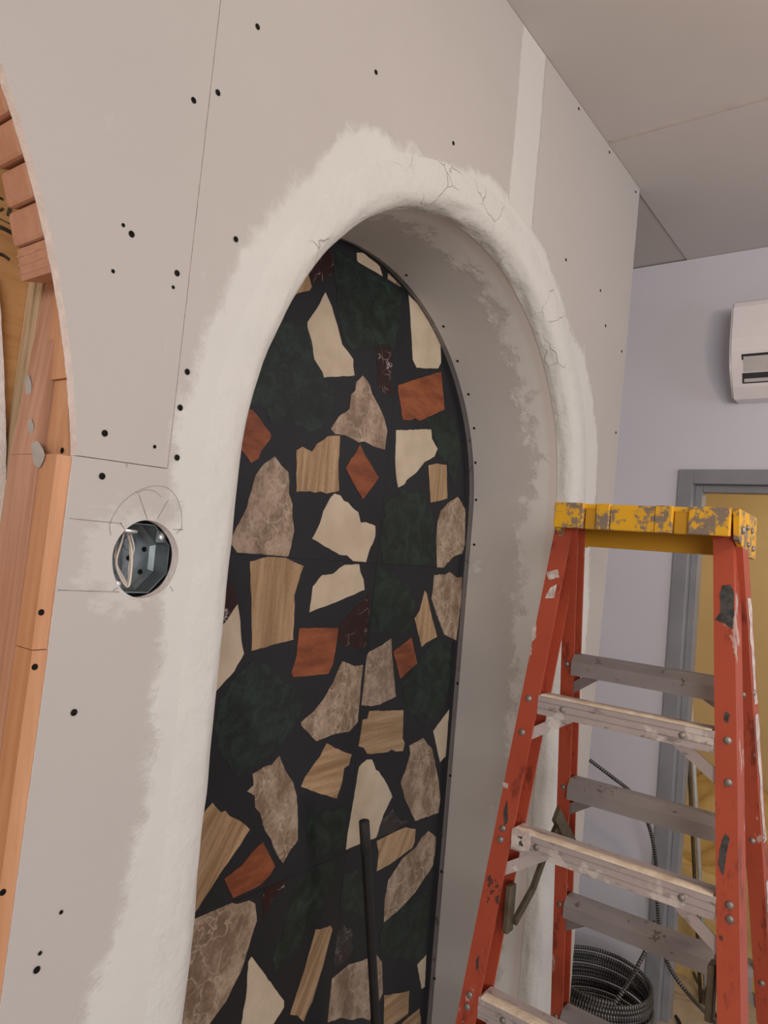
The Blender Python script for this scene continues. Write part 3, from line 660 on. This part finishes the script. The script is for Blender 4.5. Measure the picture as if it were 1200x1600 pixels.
# ------------------------------------------------------------------ ceiling, floor, other walls
ceil = struct(empty('ceiling', (1.5, -1.2, CEIL)), 'bare drywall ceiling with an open joint')
XT = 2.188
obj('ceiling_sheet', bx(-3.0, XT-0.0012, -3.95, D+0.004, CEIL, CEIL+0.016), 'ceiling', ceil)
obj('ceiling_sheet', bx(XT+0.0012, 3.35, -3.95, D+0.013, CEIL+0.0005, CEIL+0.016), 'ceiling', ceil)
obj('ceiling_sheet', bx(-3.0, 3.35, D+0.0165, 1.60, CEIL+0.004, CEIL+0.018), 'ceiling_rear_shaded', ceil)
# blistered tape along the ceiling joint
vs_, fs = [], []
ys = np.linspace(D-0.01, -2.6, 60)
for i, y_ in enumerate(ys):
    lift = 0.0010 + 0.011*max(0, math.sin((y_-0.62)*3.0))**2*(y_ < 0.62); wv = 0.004*math.sin(y_*9)+0.003*math.sin(y_*23)
    for dx, dz in ((-0.026+wv, 0.0006), (-0.010, -lift), (0.002, -lift*0.9), (0.012+wv*0.5, 0.0006)): vs_.append((XT+dx, y_, CEIL+dz))
for i in range(len(ys)-1):
    for k_ in range(3): fs.append((i*4+k_, (i+1)*4+k_, (i+1)*4+k_+1, i*4+k_+1))
obj('joint_tape', (vs_, fs), 'tape', ceil, smooth=True)
floor = struct(obj('floor', bx(-3.0, 6.0, -3.95, 2.2, -0.05, 0.0), 'floor'))
struct(obj('wall_rear', bx(-3.0, XF, 1.40, 1.48, 0.0, CEIL+0.003), 'plainwall'))
# room behind the camera: window wall and shopfront wall with openings for daylight
bm = slab([(-3.0, 0), (XF+0.12, 0), (XF+0.12, CEIL), (-3.0, CEIL)], [[(0.1, 0.9), (3.1, 0.9), (3.1, 2.6), (0.1, 2.6)]], -3.80, -3.92)
struct(obj('wall_window_side', bm, 'plainwall'))
bm = bmesh.new()
for y0_, y1_, z0_, z1_ in ((-3.8, -2.9, 0, CEIL), (-1.1, D, 0, CEIL), (-2.9, -1.1, 2.75, CEIL), (-2.9, -1.1, 0, 1.5)): box(bm, -3.0, -2.9, y0_, y1_, z0_, z1_)
struct(obj('wall_street_side', bm, 'plainwall'))

# far wall with doorway
DT, DL, DR = EYE+0.457, 0.874, -0.20          # frame top, left outer edge, right outer edge
bm = bmesh.new()
box(bm, XF, XF+0.12, DL-0.02, 1.39, 0, CEIL-0.001); box(bm, XF, XF+0.12, -3.79, DR+0.02, 0, CEIL-0.001); box(bm, XF, XF+0.12, DR+0.02, DL-0.02, DT-0.02, CEIL-0.001)
struct(obj('wall_far', bm, 'farwall'))
dr = struct(empty('door_1', (XF, 0.33, 0)), 'grey metal door frame without a door')
FW = 0.060
def frame_piece(y0_, y1_, z0_, z1_, x0_, x1_, nm='door_frame'): return obj(nm, bx(x0_, x1_, y0_, y1_, z0_, z1_, bev=0.002), 'frame', dr)
frame_piece(DL-FW, DL, 0.001, DT, XF-0.014, XF+0.134); frame_piece(DR, DR+FW, 0.001, DT, XF-0.014, XF+0.134)
frame_piece(DR+FW+0.0005, DL-FW-0.0005, DT-FW, DT, XF-0.014, XF+0.134)
frame_piece(DL-FW-0.030, DL-FW-0.0005, 0.001, DT-FW-0.001, XF+0.035, XF+0.10, 'door_stop'); frame_piece(DR+FW+0.0005, DR+FW+0.030, 0.001, DT-FW-0.001, XF+0.035, XF+0.10, 'door_stop')
frame_piece(DR+FW+0.031, DL-FW-0.031, DT-FW-0.030, DT-FW-0.0005, XF+0.035, XF+0.10, 'door_stop')

# side room behind the doorway
RX = 4.75
struct(obj('wall_side_room', bx(RX, RX+0.1, -1.6, 1.9, 0, 2.9), 'yellow'))
struct(obj('wall_side_room_left', bx(XF+0.121, RX, 1.45, 1.55, 0, 2.9), 'yellow'))
struct(obj('wall_side_room_right', bx(XF+0.121, RX, -1.6, -1.5, 0, 2.9), 'yellow'))
struct(obj('ceiling_side_room', bx(XF+0.121, RX+0.1, -1.6, 1.55, 2.9, 2.95), 'plainwall'))

# ------------------------------------------------------------------ wall mounted air conditioner
ax = XF-0.001
pt = hit(1148, 474, 0, XF-0.13); pb = hit(1157, 622, 0, XF-0.10)
zt, zb = pt[2], pb[2]; yl = hit(1143, 545, 0, XF-0.15)[1]; yr = yl-0.86
ac = tag(empty('air_conditioner', (ax, (yl+yr)/2, zb)), 'white wall mounted split air conditioner above the grey door frame', 'air conditioner')
H = zt-zb
prof = [(0.0, 0.0), (0.085, -0.002), (0.125, 0.03*H/0.3), (0.165, 0.085*H/0.3), (0.190, 0.13*H/0.3), (0.197, 0.17*H/0.3), (0.190, 0.27*H/0.3), (0.180, 0.285*H/0.3), (0.16, 0.295*H/0.3), (0.0, 0.30*H/0.3)]
prof = [(x_, min(z_, H)) for x_, z_ in prof]
def extr(prof, y0_, y1_, bev=0.0, seg=2):
    bm = bmesh.new(); a_ = [bm.verts.new((ax-x_, y0_, zb+z_)) for x_, z_ in prof]; b_ = [bm.verts.new((ax-x_, y1_, zb+z_)) for x_, z_ in prof]
    bm.faces.new(a_); bm.faces.new(b_)
    for i in range(len(prof)): bm.faces.new((a_[i], a_[(i+1) % len(prof)], b_[(i+1) % len(prof)], b_[i]))
    if bev:
        es = [e for e in bm.edges if (e.verts[0].co.y == e.verts[1].co.y)]
        bmesh.ops.bevel(bm, geom=es, offset=bev, segments=seg, affect='EDGES')
    return bm
o = obj('shell', extr(prof, yl, yr, 0.008), 'acwhite', ac); 
def slot(t0, t1, out, ya, yb):     # strip lying on the slanted lower front, between fractions t0 and t1 of its height
    p = lambda t: (0.127+(0.188-0.127)*t, 0.032*H/0.3+(0.128-0.032)*H/0.3*t)
    (x0_, z0_), (x1_, z1_) = p(t0), p(t1)
    return extr([(x0_-0.02, z0_), (x0_+out, z0_-out*0.5), (x1_+out, z1_-out*0.5), (x1_-0.02, z1_)], ya, yb)
obj('vent', slot(0.08, 0.93, 0.0022, yl-0.045, yr+0.045), 'acdark', ac)
obj('louver', slot(0.42, 0.86, 0.0045, yl-0.052, yr+0.052), 'aclouver', ac)
obj('louver', slot(0.12, 0.22, 0.0045, yl-0.052, yr+0.052), 'aclouver', ac)

# ------------------------------------------------------------------ step ladder
FX0, FK, FZ = 1.46, -0.17, EYE-0.262    # front frame at the top step
RX0, RK, RZ = 1.591, 0.218, EYE-0.194  # rear frame at its top rung
fx = lambda z: FX0+FK*(FZ-z); fl = lambda z: 0.652+0.055*(FZ-z); frr = lambda z: 0.3065-0.105*(FZ-z)
rx = lambda z: RX0+RK*(RZ-z); rl = lambda z: 0.637+0.045*(RZ-z); rr_ = lambda z: 0.303-0.075*(RZ-z)
lad = tag(empty('step_ladder', (1.55, 0.47, 0)), 'red fibreglass step ladder with paint-worn yellow cap standing in front of the niche', 'ladder')
def rail(name, xf, yf, sgn, fl_w, dep, z0, z1, n=8):
    t = 0.005
    sec = [(0, 0), (0, fl_w), (dep, fl_w), (dep, 0), (dep-t, 0), (dep-t, fl_w-t), (t, fl_w-t), (t, 0)]
    bm = bmesh.new(); rings = []
    for z in np.linspace(z0, z1, n):
        rings.append([bm.verts.new((xf(z)+a_, yf(z)+sgn*b_, z)) for a_, b_ in sec])
    for i in range(n-1):
        for k_ in range(8): bm.faces.new((rings[i][k_], rings[i][(k_+1) % 8], rings[i+1][(k_+1) % 8], rings[i+1][k_]))
    for rg in (rings[0], rings[-1]):
        for q in ((0, 1, 6, 7), (1, 2, 5, 6), (2, 3, 4, 5)): bm.faces.new([rg[i] for i in q])
    return obj(name, bm, 'red', lad)
CAPZ0, CAPZ1 = EYE+0.084, EYE+0.139
FL = rail('front_rail', fx, fl, 1, 0.040, 0.062, 0.03, CAPZ0+0.03); FR = rail('front_rail', fx, frr, -1, 0.037, 0.062, 0.03, CAPZ0+0.03)
RL = rail('rear_rail', rx, rl, 1, 0.030, 0.045, 0.03, CAPZ0+0.02); RR = rail('rear_rail', rx, rr_, -1, 0.031, 0.055, 0.03, CAPZ0+0.02)
for xf, yf, s_, fwid, dp in ((fx, fl, 1, 0.040, 0.062), (fx, frr, -1, 0.037, 0.062), (rx, rl, 1, 0.030, 0.045), (rx, rr_, -1, 0.031, 0.055)):
    z = 0.05; y_a, y_b2 = sorted((yf(z)-s_*0.004, yf(z)+s_*(fwid+0.006)))
    obj('foot', bx(xf(z)-0.008, xf(z)+dp+0.008, y_a, y_b2, 0.0, 0.07, bev=0.004), 'foot', lad)
def yspan(name, prof, x0_, z0_, ya, yb, mat, parent=lad):
    bm = bmesh.new(); a_ = [bm.verts.new((x0_+p[0], ya, z0_+p[1])) for p in prof]; b_ = [bm.verts.new((x0_+p[0], yb, z0_+p[1])) for p in prof]
    bm.faces.new(a_); bm.faces.new(b_)
    for i in range(len(prof)): bm.faces.new((a_[i], a_[(i+1) % len(prof)], b_[(i+1) % len(prof)], b_[i]))
    return obj(name, bm, mat, parent)
# ribbed tread: lip in front, flat top, lip behind
LIP = 0.040
tread = [(0.0015, 0.0), (0.0, -0.002), (0.0, -0.012), (0.0018, -0.0135), (0.0, -0.015), (0.0, -0.026), (0.0018, -0.0275), (0.0, -0.029), (0.0, -LIP), (0.003, -LIP), (0.003, -0.004), (0.049, -0.004), (0.049, -0.030), (0.052, -0.030), (0.052, 0.0)]
steps = [FZ-0.014, FZ-0.295+0.008, FZ-0.59-0.019, FZ-0.885, FZ-1.18]
def bar(name, a_, b_, wd, th, mat, parent, nrm):
    """flat bar from a to b, of width wd across, thickness th along nrm"""
    a_, b_, nrm = Vector(a_), Vector(b_), Vector(nrm).normalized(); t = (b_-a_).normalized(); s2 = t.cross(nrm).normalized()*wd/2; n2_ = nrm*th/2
    vs_ = [p+i*s2+j*n2_ for p in (a_, b_) for i, j in ((-1, -1), (1, -1), (1, 1), (-1, 1))]
    return obj(name, (vs_, [(0, 1, 2, 3), (4, 5, 6, 7), (0, 1, 5, 4), (1, 2, 6, 5), (2, 3, 7, 6), (3, 0, 4, 7)]), mat, parent)
def rivet(p, n, parent, r=0.0075): obj('rivet', disc_dome(p, n, r, 0.004, 10), 'rivet', parent, smooth=True)
for i, z in enumerate(steps):
    st = yspan('step', tread, fx(z)-0.003, z, fl(z)+0.001, frr(z)-0.001, 'alu_front')
    if i in (0, 1, 2):   # dried plaster along the tread edge
        n = 40; vs_, fs = [], []
        for k_ in range(n+1):
            y_ = fl(z)-0.004+(frr(z)-fl(z)+0.008)*k_/n; h_ = 0.0012+0.004*abs(math.sin(k_*0.37+i))*rng.uniform(0.5, 1) if i == 1 else 0.0015+0.0016*rng.random()
            for dx, dz in ((-0.0042, -0.0005), (-0.001, h_), (0.020, h_*0.7), (0.024, 0.0001)): vs_.append((fx(z)+dx, y_, z+dz))
        for k_ in range(n):
            for j in range(3): fs.append((k_*4+j, (k_+1)*4+j, (k_+1)*4+j+1, k_*4+j+1))
        obj('plaster_crust', (vs_, fs), 'plaster_crust', st, smooth=True)
    for sd, yf, par in ((1, fl, FL), (-1, frr, FR)):
        nrm = (-1, 0, 0)
        if i == 0: zz = (z-0.012, z-0.083)
        else: zz = (z-0.006, z-0.028)
        for q in zz: rivet((fx(q)+0.0004, yf(q)+sd*0.022, q), nrm, par)
    rivet((fx(z)-0.0034, fl(z)-0.055, z-0.020), (-1, 0, 0), st, 0.0065); rivet((fx(z)-0.0034, frr(z)+0.055, z-0.020), (-1, 0, 0), st, 0.0065)
    zb_ = z-0.088
    for sd, yf in ((1, fl), (-1, frr)):
        bar('brace', (fx(zb_)+0.008, yf(zb_)+sd*0.012, zb_), (fx(z)+0.012, yf(z)-sd*0.075, z-0.030), 0.022, 0.003, 'alu_front', lad, (1, 0, 0))
rung = [(0.0, 0.0), (-0.002, -0.003), (-0.013, -0.016), (-0.013, -0.046), (-0.010, -0.046), (-0.010, -0.018), (0.003, -0.004), (0.030, -0.004), (0.030, -0.020), (0.033, -0.020), (0.033, 0.0)]
rungs = [RZ-0.002, RZ-0.295, RZ-0.59, RZ-0.885, RZ-1.18]
for i, z in enumerate(rungs):
    rg = yspan('rear_rung', rung, rx(z)+0.004, z, rl(z)+0.001, rr_(z)-0.001, 'alu_rear')
    zb_ = z-0.085
    for sd, yf, par in ((1, rl, RL), (-1, rr_, RR)):
        bar('brace', (rx(zb_)+0.012, yf(zb_)+sd*0.012, zb_), (rx(z)+0.006, yf(z)-sd*0.060, z-0.034), 0.022, 0.003, 'alu_rear', lad, (1, 0, 0))
        rivet((rx(z-0.02)+0.0004, yf(z-0.02)+sd*0.015, z-0.025), (-1, 0, 0), par, 0.006)
        rivet((rx(z-0.02)+0.022, yf(z-0.02)+sd*0.0302, z-0.020), (0, sd, 0), par, 0.007)
# cap: an upside-down tray with ribbed front
CX0, CX1 = 1.478, 1.660; yL = hit(865, 800, 0, CX0)[1]; yR = hit(1142, 805, 0, CX0)[1]-0.013
py = lambda px: hit(px, 805, 0, CX0)[1]
cap = obj('cap', bx(CX0+0.008, CX1, yR+0.004, yL-0.004, CAPZ1-0.012, CAPZ1-0.001, bev=0.003), 'yellowcap', lad)
segs = [(865, 911, 0.0, 0.0), (911, 930, 0.010, -0.003), (930, 952, 0.001, 0.0), (952, 1022, 0.003, -0.005), (1022, 1051, 0.001, 0.0), (1051, 1075, 0.010, -0.003), (1075, 1142, 0.0, 0.0)]
for a_, b_, dx, dz in segs:
    obj('cap_lip', bx(CX0+dx, CX0+dx+0.012, py(b_)+0.0003, py(a_)-0.0003, CAPZ0, CAPZ1+dz, bev=0.0025), 'yellow2' if dx > 0.009 else 'yellowcap', cap)
obj('cap_rear_skirt', bx(CX1-0.012, CX1-0.0005, yR+0.004, yL-0.004, EYE+0.052, CAPZ1-0.004, bev=0.002), 'yellow2', cap)
for s_, ye in ((1, yL), (-1, yR)):
    prof = [(CX0+0.002, CAPZ1-0.001), (CX1, CAPZ1-0.004), (CX1+0.006, EYE+0.050), (CX0+0.075, EYE+0.040) if s_ > 0 else (CX0+0.10, EYE+0.052), (CX0+0.02, CAPZ0-0.004)]
    bm = bmesh.new(); ys_ = (ye, ye-s_*0.010)
    a_ = [bm.verts.new((p[0], ys_[0], p[1])) for p in prof]; b_ = [bm.verts.new((p[0], ys_[1], p[1])) for p in prof]
    bm.faces.new(a_); bm.faces.new(b_)
    for i in range(5): bm.faces.new((a_[i], a_[(i+1) % 5], b_[(i+1) % 5], b_[i]))
    ep = obj('cap_end', bm, 'yellowcap', cap)
    for dx, dz, r_ in ((0.045, 0.100, 0.0085), (0.085, 0.108, 0.006), (0.13, 0.105, 0.006), (0.10, 0.075, 0.005), (0.15, 0.070, 0.006)):
        obj('bolt', disc_dome((CX0+dx, ye, EYE+dz), (0, s_, 0), r_, 0.006, 10), 'rivet', cap, smooth=True)
# folding spreaders on both sides
for sd, yp, ylow in ((1, 0.672, 0.69), (-1, 0.27, 0.25)):
    yq = 0.672
    P = [hit(x_, y_, 1, yq) for x_, y_ in ((793, 1436), (822, 1384), (838, 1340), (856, 1296), (862, 1283))]
    Q = [hit(x_, y_, 1, yq) for x_, y_ in ((856, 1268), (886, 1326))]
    sp_ = obj('spreader', bx(P[0][0]-0.022, P[0][0]+0.006, min(yp, yp-sd*0.012), max(yp, yp-sd*0.012), P[0][2]-0.02, P[0][2]+0.075, bev=0.002), 'bronze', lad)
    for i in range(len(P)-1):
        a_, b_ = P[i].copy(), P[i+1].copy(); a_[1] = b_[1] = yp-sd*0.016; bar('spreader_bar', a_, b_, 0.018, 0.008, 'bronze', sp_, (0, 1, 0))
    a_, b_ = Q[0].copy(), Q[1].copy(); a_[1] = b_[1] = yp-sd*0.020; bar('spreader_bar', a_, b_, 0.032, 0.010, 'bronze', sp_, (0, 1, 0))
    e_ = np.array([rx(b_[2]), b_[1], b_[2]]); bar('spreader_bar', b_, (rx(b_[2]-0.03)+0.01, b_[1], b_[2]-0.03), 0.030, 0.008, 'bronze', sp_, (0, 1, 0))

# paint smears and scuffs on the ladder, traced on the front faces of the rails
def slant_hit(px, py, X0, K, Z0):
    d = fw + rt*(px-600)/F - up*(py-800)/F; z0_ = Z0-EYE
    t = (X0+K*z0_)/(d[0]+K*d[2]); p = d*t; return np.array([p[0], p[1], p[2]+EYE])
simple('scuff', 'dark_tar_scuff', (0.02, 0.022, 0.022), (0.07, 0.07, 0.068), 0.7, 80)
simple('smear', 'dried_white_paint', (0.42, 0.33, 0.30), (0.66, 0.60, 0.56), 0.7, 60)
def smear(pts, X0, K, Z0, mat, par, off=0.0006, n=3):
    P = [slant_hit(x_, y_, X0, K, Z0) for x_, y_ in pts]; out = []
    for i in range(len(P)):
        a_, b_ = P[i], P[(i+1) % len(P)]
        for k_ in range(n): out.append(a_+(b_-a_)*k_/n+(rng.normal(0, 0.0008, 3) if k_ else 0)*np.array([0, 1, 1]))
    bm = bmesh.new(); vs_ = [bm.verts.new((X0+K*(Z0-p[2])-off, p[1], p[2])) for p in out]
    es = [bm.edges.new((vs_[i], vs_[(i+1) % len(vs_)])) for i in range(len(vs_))]
    bmesh.ops.triangle_fill(bm, use_beauty=True, edges=es); obj('paint_smear', bm, mat, par)
FP = (FX0, FK, FZ); RP = (RX0, RK, RZ)
smear([(1128, 915), (1140, 913), (1147, 925), (1148, 960), (1144, 984), (1132, 974), (1117, 968), (1126, 955), (1124, 930)], *FP, 'scuff', FR)
smear([(1134, 1112), (1141, 1118), (1138, 1130), (1131, 1124)], *FP, 'scuff', FR)
smear([(1124, 1330), (1134, 1302), (1140, 1310), (1134, 1345), (1130, 1368), (1122, 1350)], *FP, 'scuff', FR)
smear([(854, 894), (872, 890), (874, 902), (858, 906)], *FP, 'smear', FL)
smear([(860, 918), (870, 912), (866, 934), (852, 935)], *FP, 'smear', FL)
smear([(831, 985), (837, 972), (838, 996), (832, 1002)], *FP, 'smear', FL)
smear([(792, 1250), (794, 1262), (793, 1285), (788, 1290), (787, 1270)], *FP, 'scuff', FL)
smear([(744, 1500), (749, 1492), (748, 1512), (744, 1518)], *FP, 'scuff', FL)
smear([(787, 1222), (795, 1224), (793, 1232), (786, 1229)], *FP, 'smear', FL)
smear([(801, 1293), (830, 1301), (830, 1316), (827, 1331), (815, 1329), (799, 1322)], FX0-0.0036, FK, FZ, 'smear', lad)
smear([(809, 1305), (816, 1307), (815, 1311), (810, 1309)], FX0-0.0042, FK, FZ, 'scuff', lad); smear([(811, 1316), (815, 1313), (818, 1322), (811, 1321)], FX0-0.0042, FK, FZ, 'scuff', lad)
for za, zb_ in ((EYE-0.03, EYE-0.24), (EYE-0.26, EYE-0.52), (EYE-0.60, EYE-0.66)):
    lp = []; n = 9
    for k_ in range(n): z = za+(zb_-za)*k_/(n-1); lp.append((rx(z)+0.010+rng.uniform(0, 0.012), rr_(z)-0.0317, z))
    for k_ in range(n): z = zb_+(za-zb_)*k_/(n-1); lp.append((rx(z)+0.046+rng.uniform(-0.006, 0.006), rr_(z)-0.0317, z))
    obj('paint_smear', (lp, [tuple(range(2*n))]), 'smear', RR)

# ------------------------------------------------------------------ cables and tube
CC = (2.86, 0.95); pathc = []
turns, per = 17, 60
ts = hit(986, 1530, 0, 2.76); PH = math.atan2(ts[1]-CC[1], (ts[0]-CC[0])/0.95)-0.35
for i in range(turns*per+1):
    t = i/per; a_ = 2*math.pi*t+PH
    z = 0.012 + 0.0162*t; R_ = 0.190 + 0.007*math.sin(t*1.9) + 0.004*math.sin(t*5.1+1)
    pathc.append((CC[0]+R_*math.cos(a_)*0.95, CC[1]+R_*math.sin(a_), z + 0.004*math.sin(a_+t*0.4)*min(1, t)))
end = np.array(pathc[-1])
tail = [hit(x_, y_, 0, x3) for x_, y_, x3 in ((986, 1530, 2.76), (998, 1506, 2.78), (1010, 1482, 2.82), (1020, 1455, 2.86), (1023, 1440, 2.9))]
full = [np.array(p) for p in pathc] + list(spline([pathc[-1]]+tail, 10))[1:]
def resample(P, st):
    P = [np.array(p, float) for p in P]; out = [P[0]]; acc = 0.0
    L_ = np.r_[0, np.cumsum([np.linalg.norm(P[i+1]-P[i]) for i in range(len(P)-1)])]; A_ = np.array(P)
    s_ = np.arange(0, L_[-1], st); return np.c_[np.interp(s_, L_, A_[:, 0]), np.interp(s_, L_, A_[:, 1]), np.interp(s_, L_, A_[:, 2])]
corr = lambda r_: (lambda i, l: r_*(1+0.10*math.sin(2*math.pi*l/0.010)))
o = tube_obj('cable_coil', resample(full, 0.0034), 0.0075, 'cable', None, 7, True, corr(0.0075))
tag(o, 'coil of black armoured cable with pale rings on the floor behind the ladder', 'cable')
pts = [hit(x_, y_, 0, x3) for x_, y_, x3 in ((922, 1188, 2.80), (955, 1213, 2.85), (987, 1240, 2.92), (1012, 1285, 3.0), (1024, 1340, 3.05), (1027, 1410, 3.08), (1033, 1470, 3.1), (1047, 1513, 3.13), (1078, 1556, 3.16))] + [hit(1116, 1597, 2, 0.012), hit(1150, 1640, 2, 0.012), hit(1210, 1720, 2, 0.012)]
o = tube_obj('armoured_cable', resample(spline(pts, 14), 0.0034), 0.0075, 'cable', None, 8, True, corr(0.0075))
tag(o, 'single black ringed cable rising past the door frame to a loose cut end', 'cable')
pts = [hit(1084, 1520, 0, 3.645), hit(1091, 1536, 0, 3.60), hit(1103, 1559, 0, 3.50), hit(1118, 1585, 2, 0.012), hit(1140, 1610, 2, 0.012)]
o = tube_obj('loose_cable', spline(pts, 10), 0.007, 'cable', None, 8, True); tag(o, 'short dark cable trailing over the doorway floor', 'cable')
pts = [hit(1056, 1588, 2, 0.010), hit(1062, 1598, 2, 0.010), hit(1066, 1615, 2, 0.010), hit(1064, 1640, 2, 0.010)]
o = tube_obj('cable_offcut', spline(pts, 8), 0.007, 'tube', None, 8); tag(o, 'short black cable offcut lying on the floor by the door frame', 'cable')
# black tube standing in the niche
yt = D+0.27
a_, b_, c_ = hit(569, 1284, 1, yt), hit(576, 1400, 1, yt), hit(587, 1600, 1, yt-0.01)
e_ = c_ + (c_-b_)*((c_[2]-0.0)/(b_[2]-c_[2]))*0.99; e_[2] = 0.0
tb = tag(empty('black_tube', tuple(e_)), 'black rubber tube leaning upright against the terrazzo in the niche', 'tube')
P = spline([e_, c_, b_, a_], 12)
tube_obj('tube_wall', P, 0.0125, 'tube', tb, 16); 
tube_obj('tube_end', [a_+(a_-b_)/np.linalg.norm(a_-b_)*s_ for s_ in (-0.085, 0.001)], 0.0140, 'foot', tb, 16)

# ------------------------------------------------------------------ things in the side room
p0, p1 = hit(1083, 1180, 0, 3.55), hit(1092, 1346, 0, 3.55); dn = (p1-p0)/(p0[2]-p1[2]); top = p0-dn*0.75; bot = p1+dn*p1[2]
o = tube_obj('conduit_pipe', [top, bot], 0.0095, 'conduit', None, 12); tag(o, 'thin galvanised conduit leaning inside the doorway of the yellow room', 'pipe')
p0, p1 = hit(1072, 1100, 0, 3.50), hit(1080, 1262, 0, 3.50); dn = (p1-p0)/(p0[2]-p1[2]); top = p0-dn*0.70; bot = p1+dn*p1[2]
o = tube_obj('dark_pipe', [top, bot], 0.008, 'bronze', None, 12); tag(o, 'dark thin pipe leaning beside the galvanised conduit', 'pipe')
# heap of crumpled dust sheet
nx, ny = 46, 46; vs_, fs = [], []
ph = rng.uniform(0, 6.28, 12)
for i in range(nx):
    for j in range(ny):
        u_, v_ = i/(nx-1), j/(ny-1); X_ = 3.66+1.04*u_; Y_ = -0.35+1.75*v_
        e_ = min(1, u_*7)*min(1, (1-v_)*9+0.15)*min(1, v_*6)
        h_ = 0.30+0.30*u_+0.07*math.sin(9*u_+4*v_+ph[0])+0.05*math.sin(17*v_-6*u_+ph[1])+0.03*abs(math.sin(26*u_+15*v_+ph[2]))+0.025*abs(math.sin(31*v_+8*u_+ph[3]))
        vs_.append((X_, Y_, max(0.001, h_*e_)))
for i in range(nx-1):
    for j in range(ny-1): fs.append((i*ny+j, (i+1)*ny+j, (i+1)*ny+j+1, i*ny+j+1))
o = obj('dust_sheet', (vs_, fs), 'sheeting', None, smooth=True); tag(o, 'crumpled tan dust sheet heaped on the floor beyond the doorway', 'dust sheet')
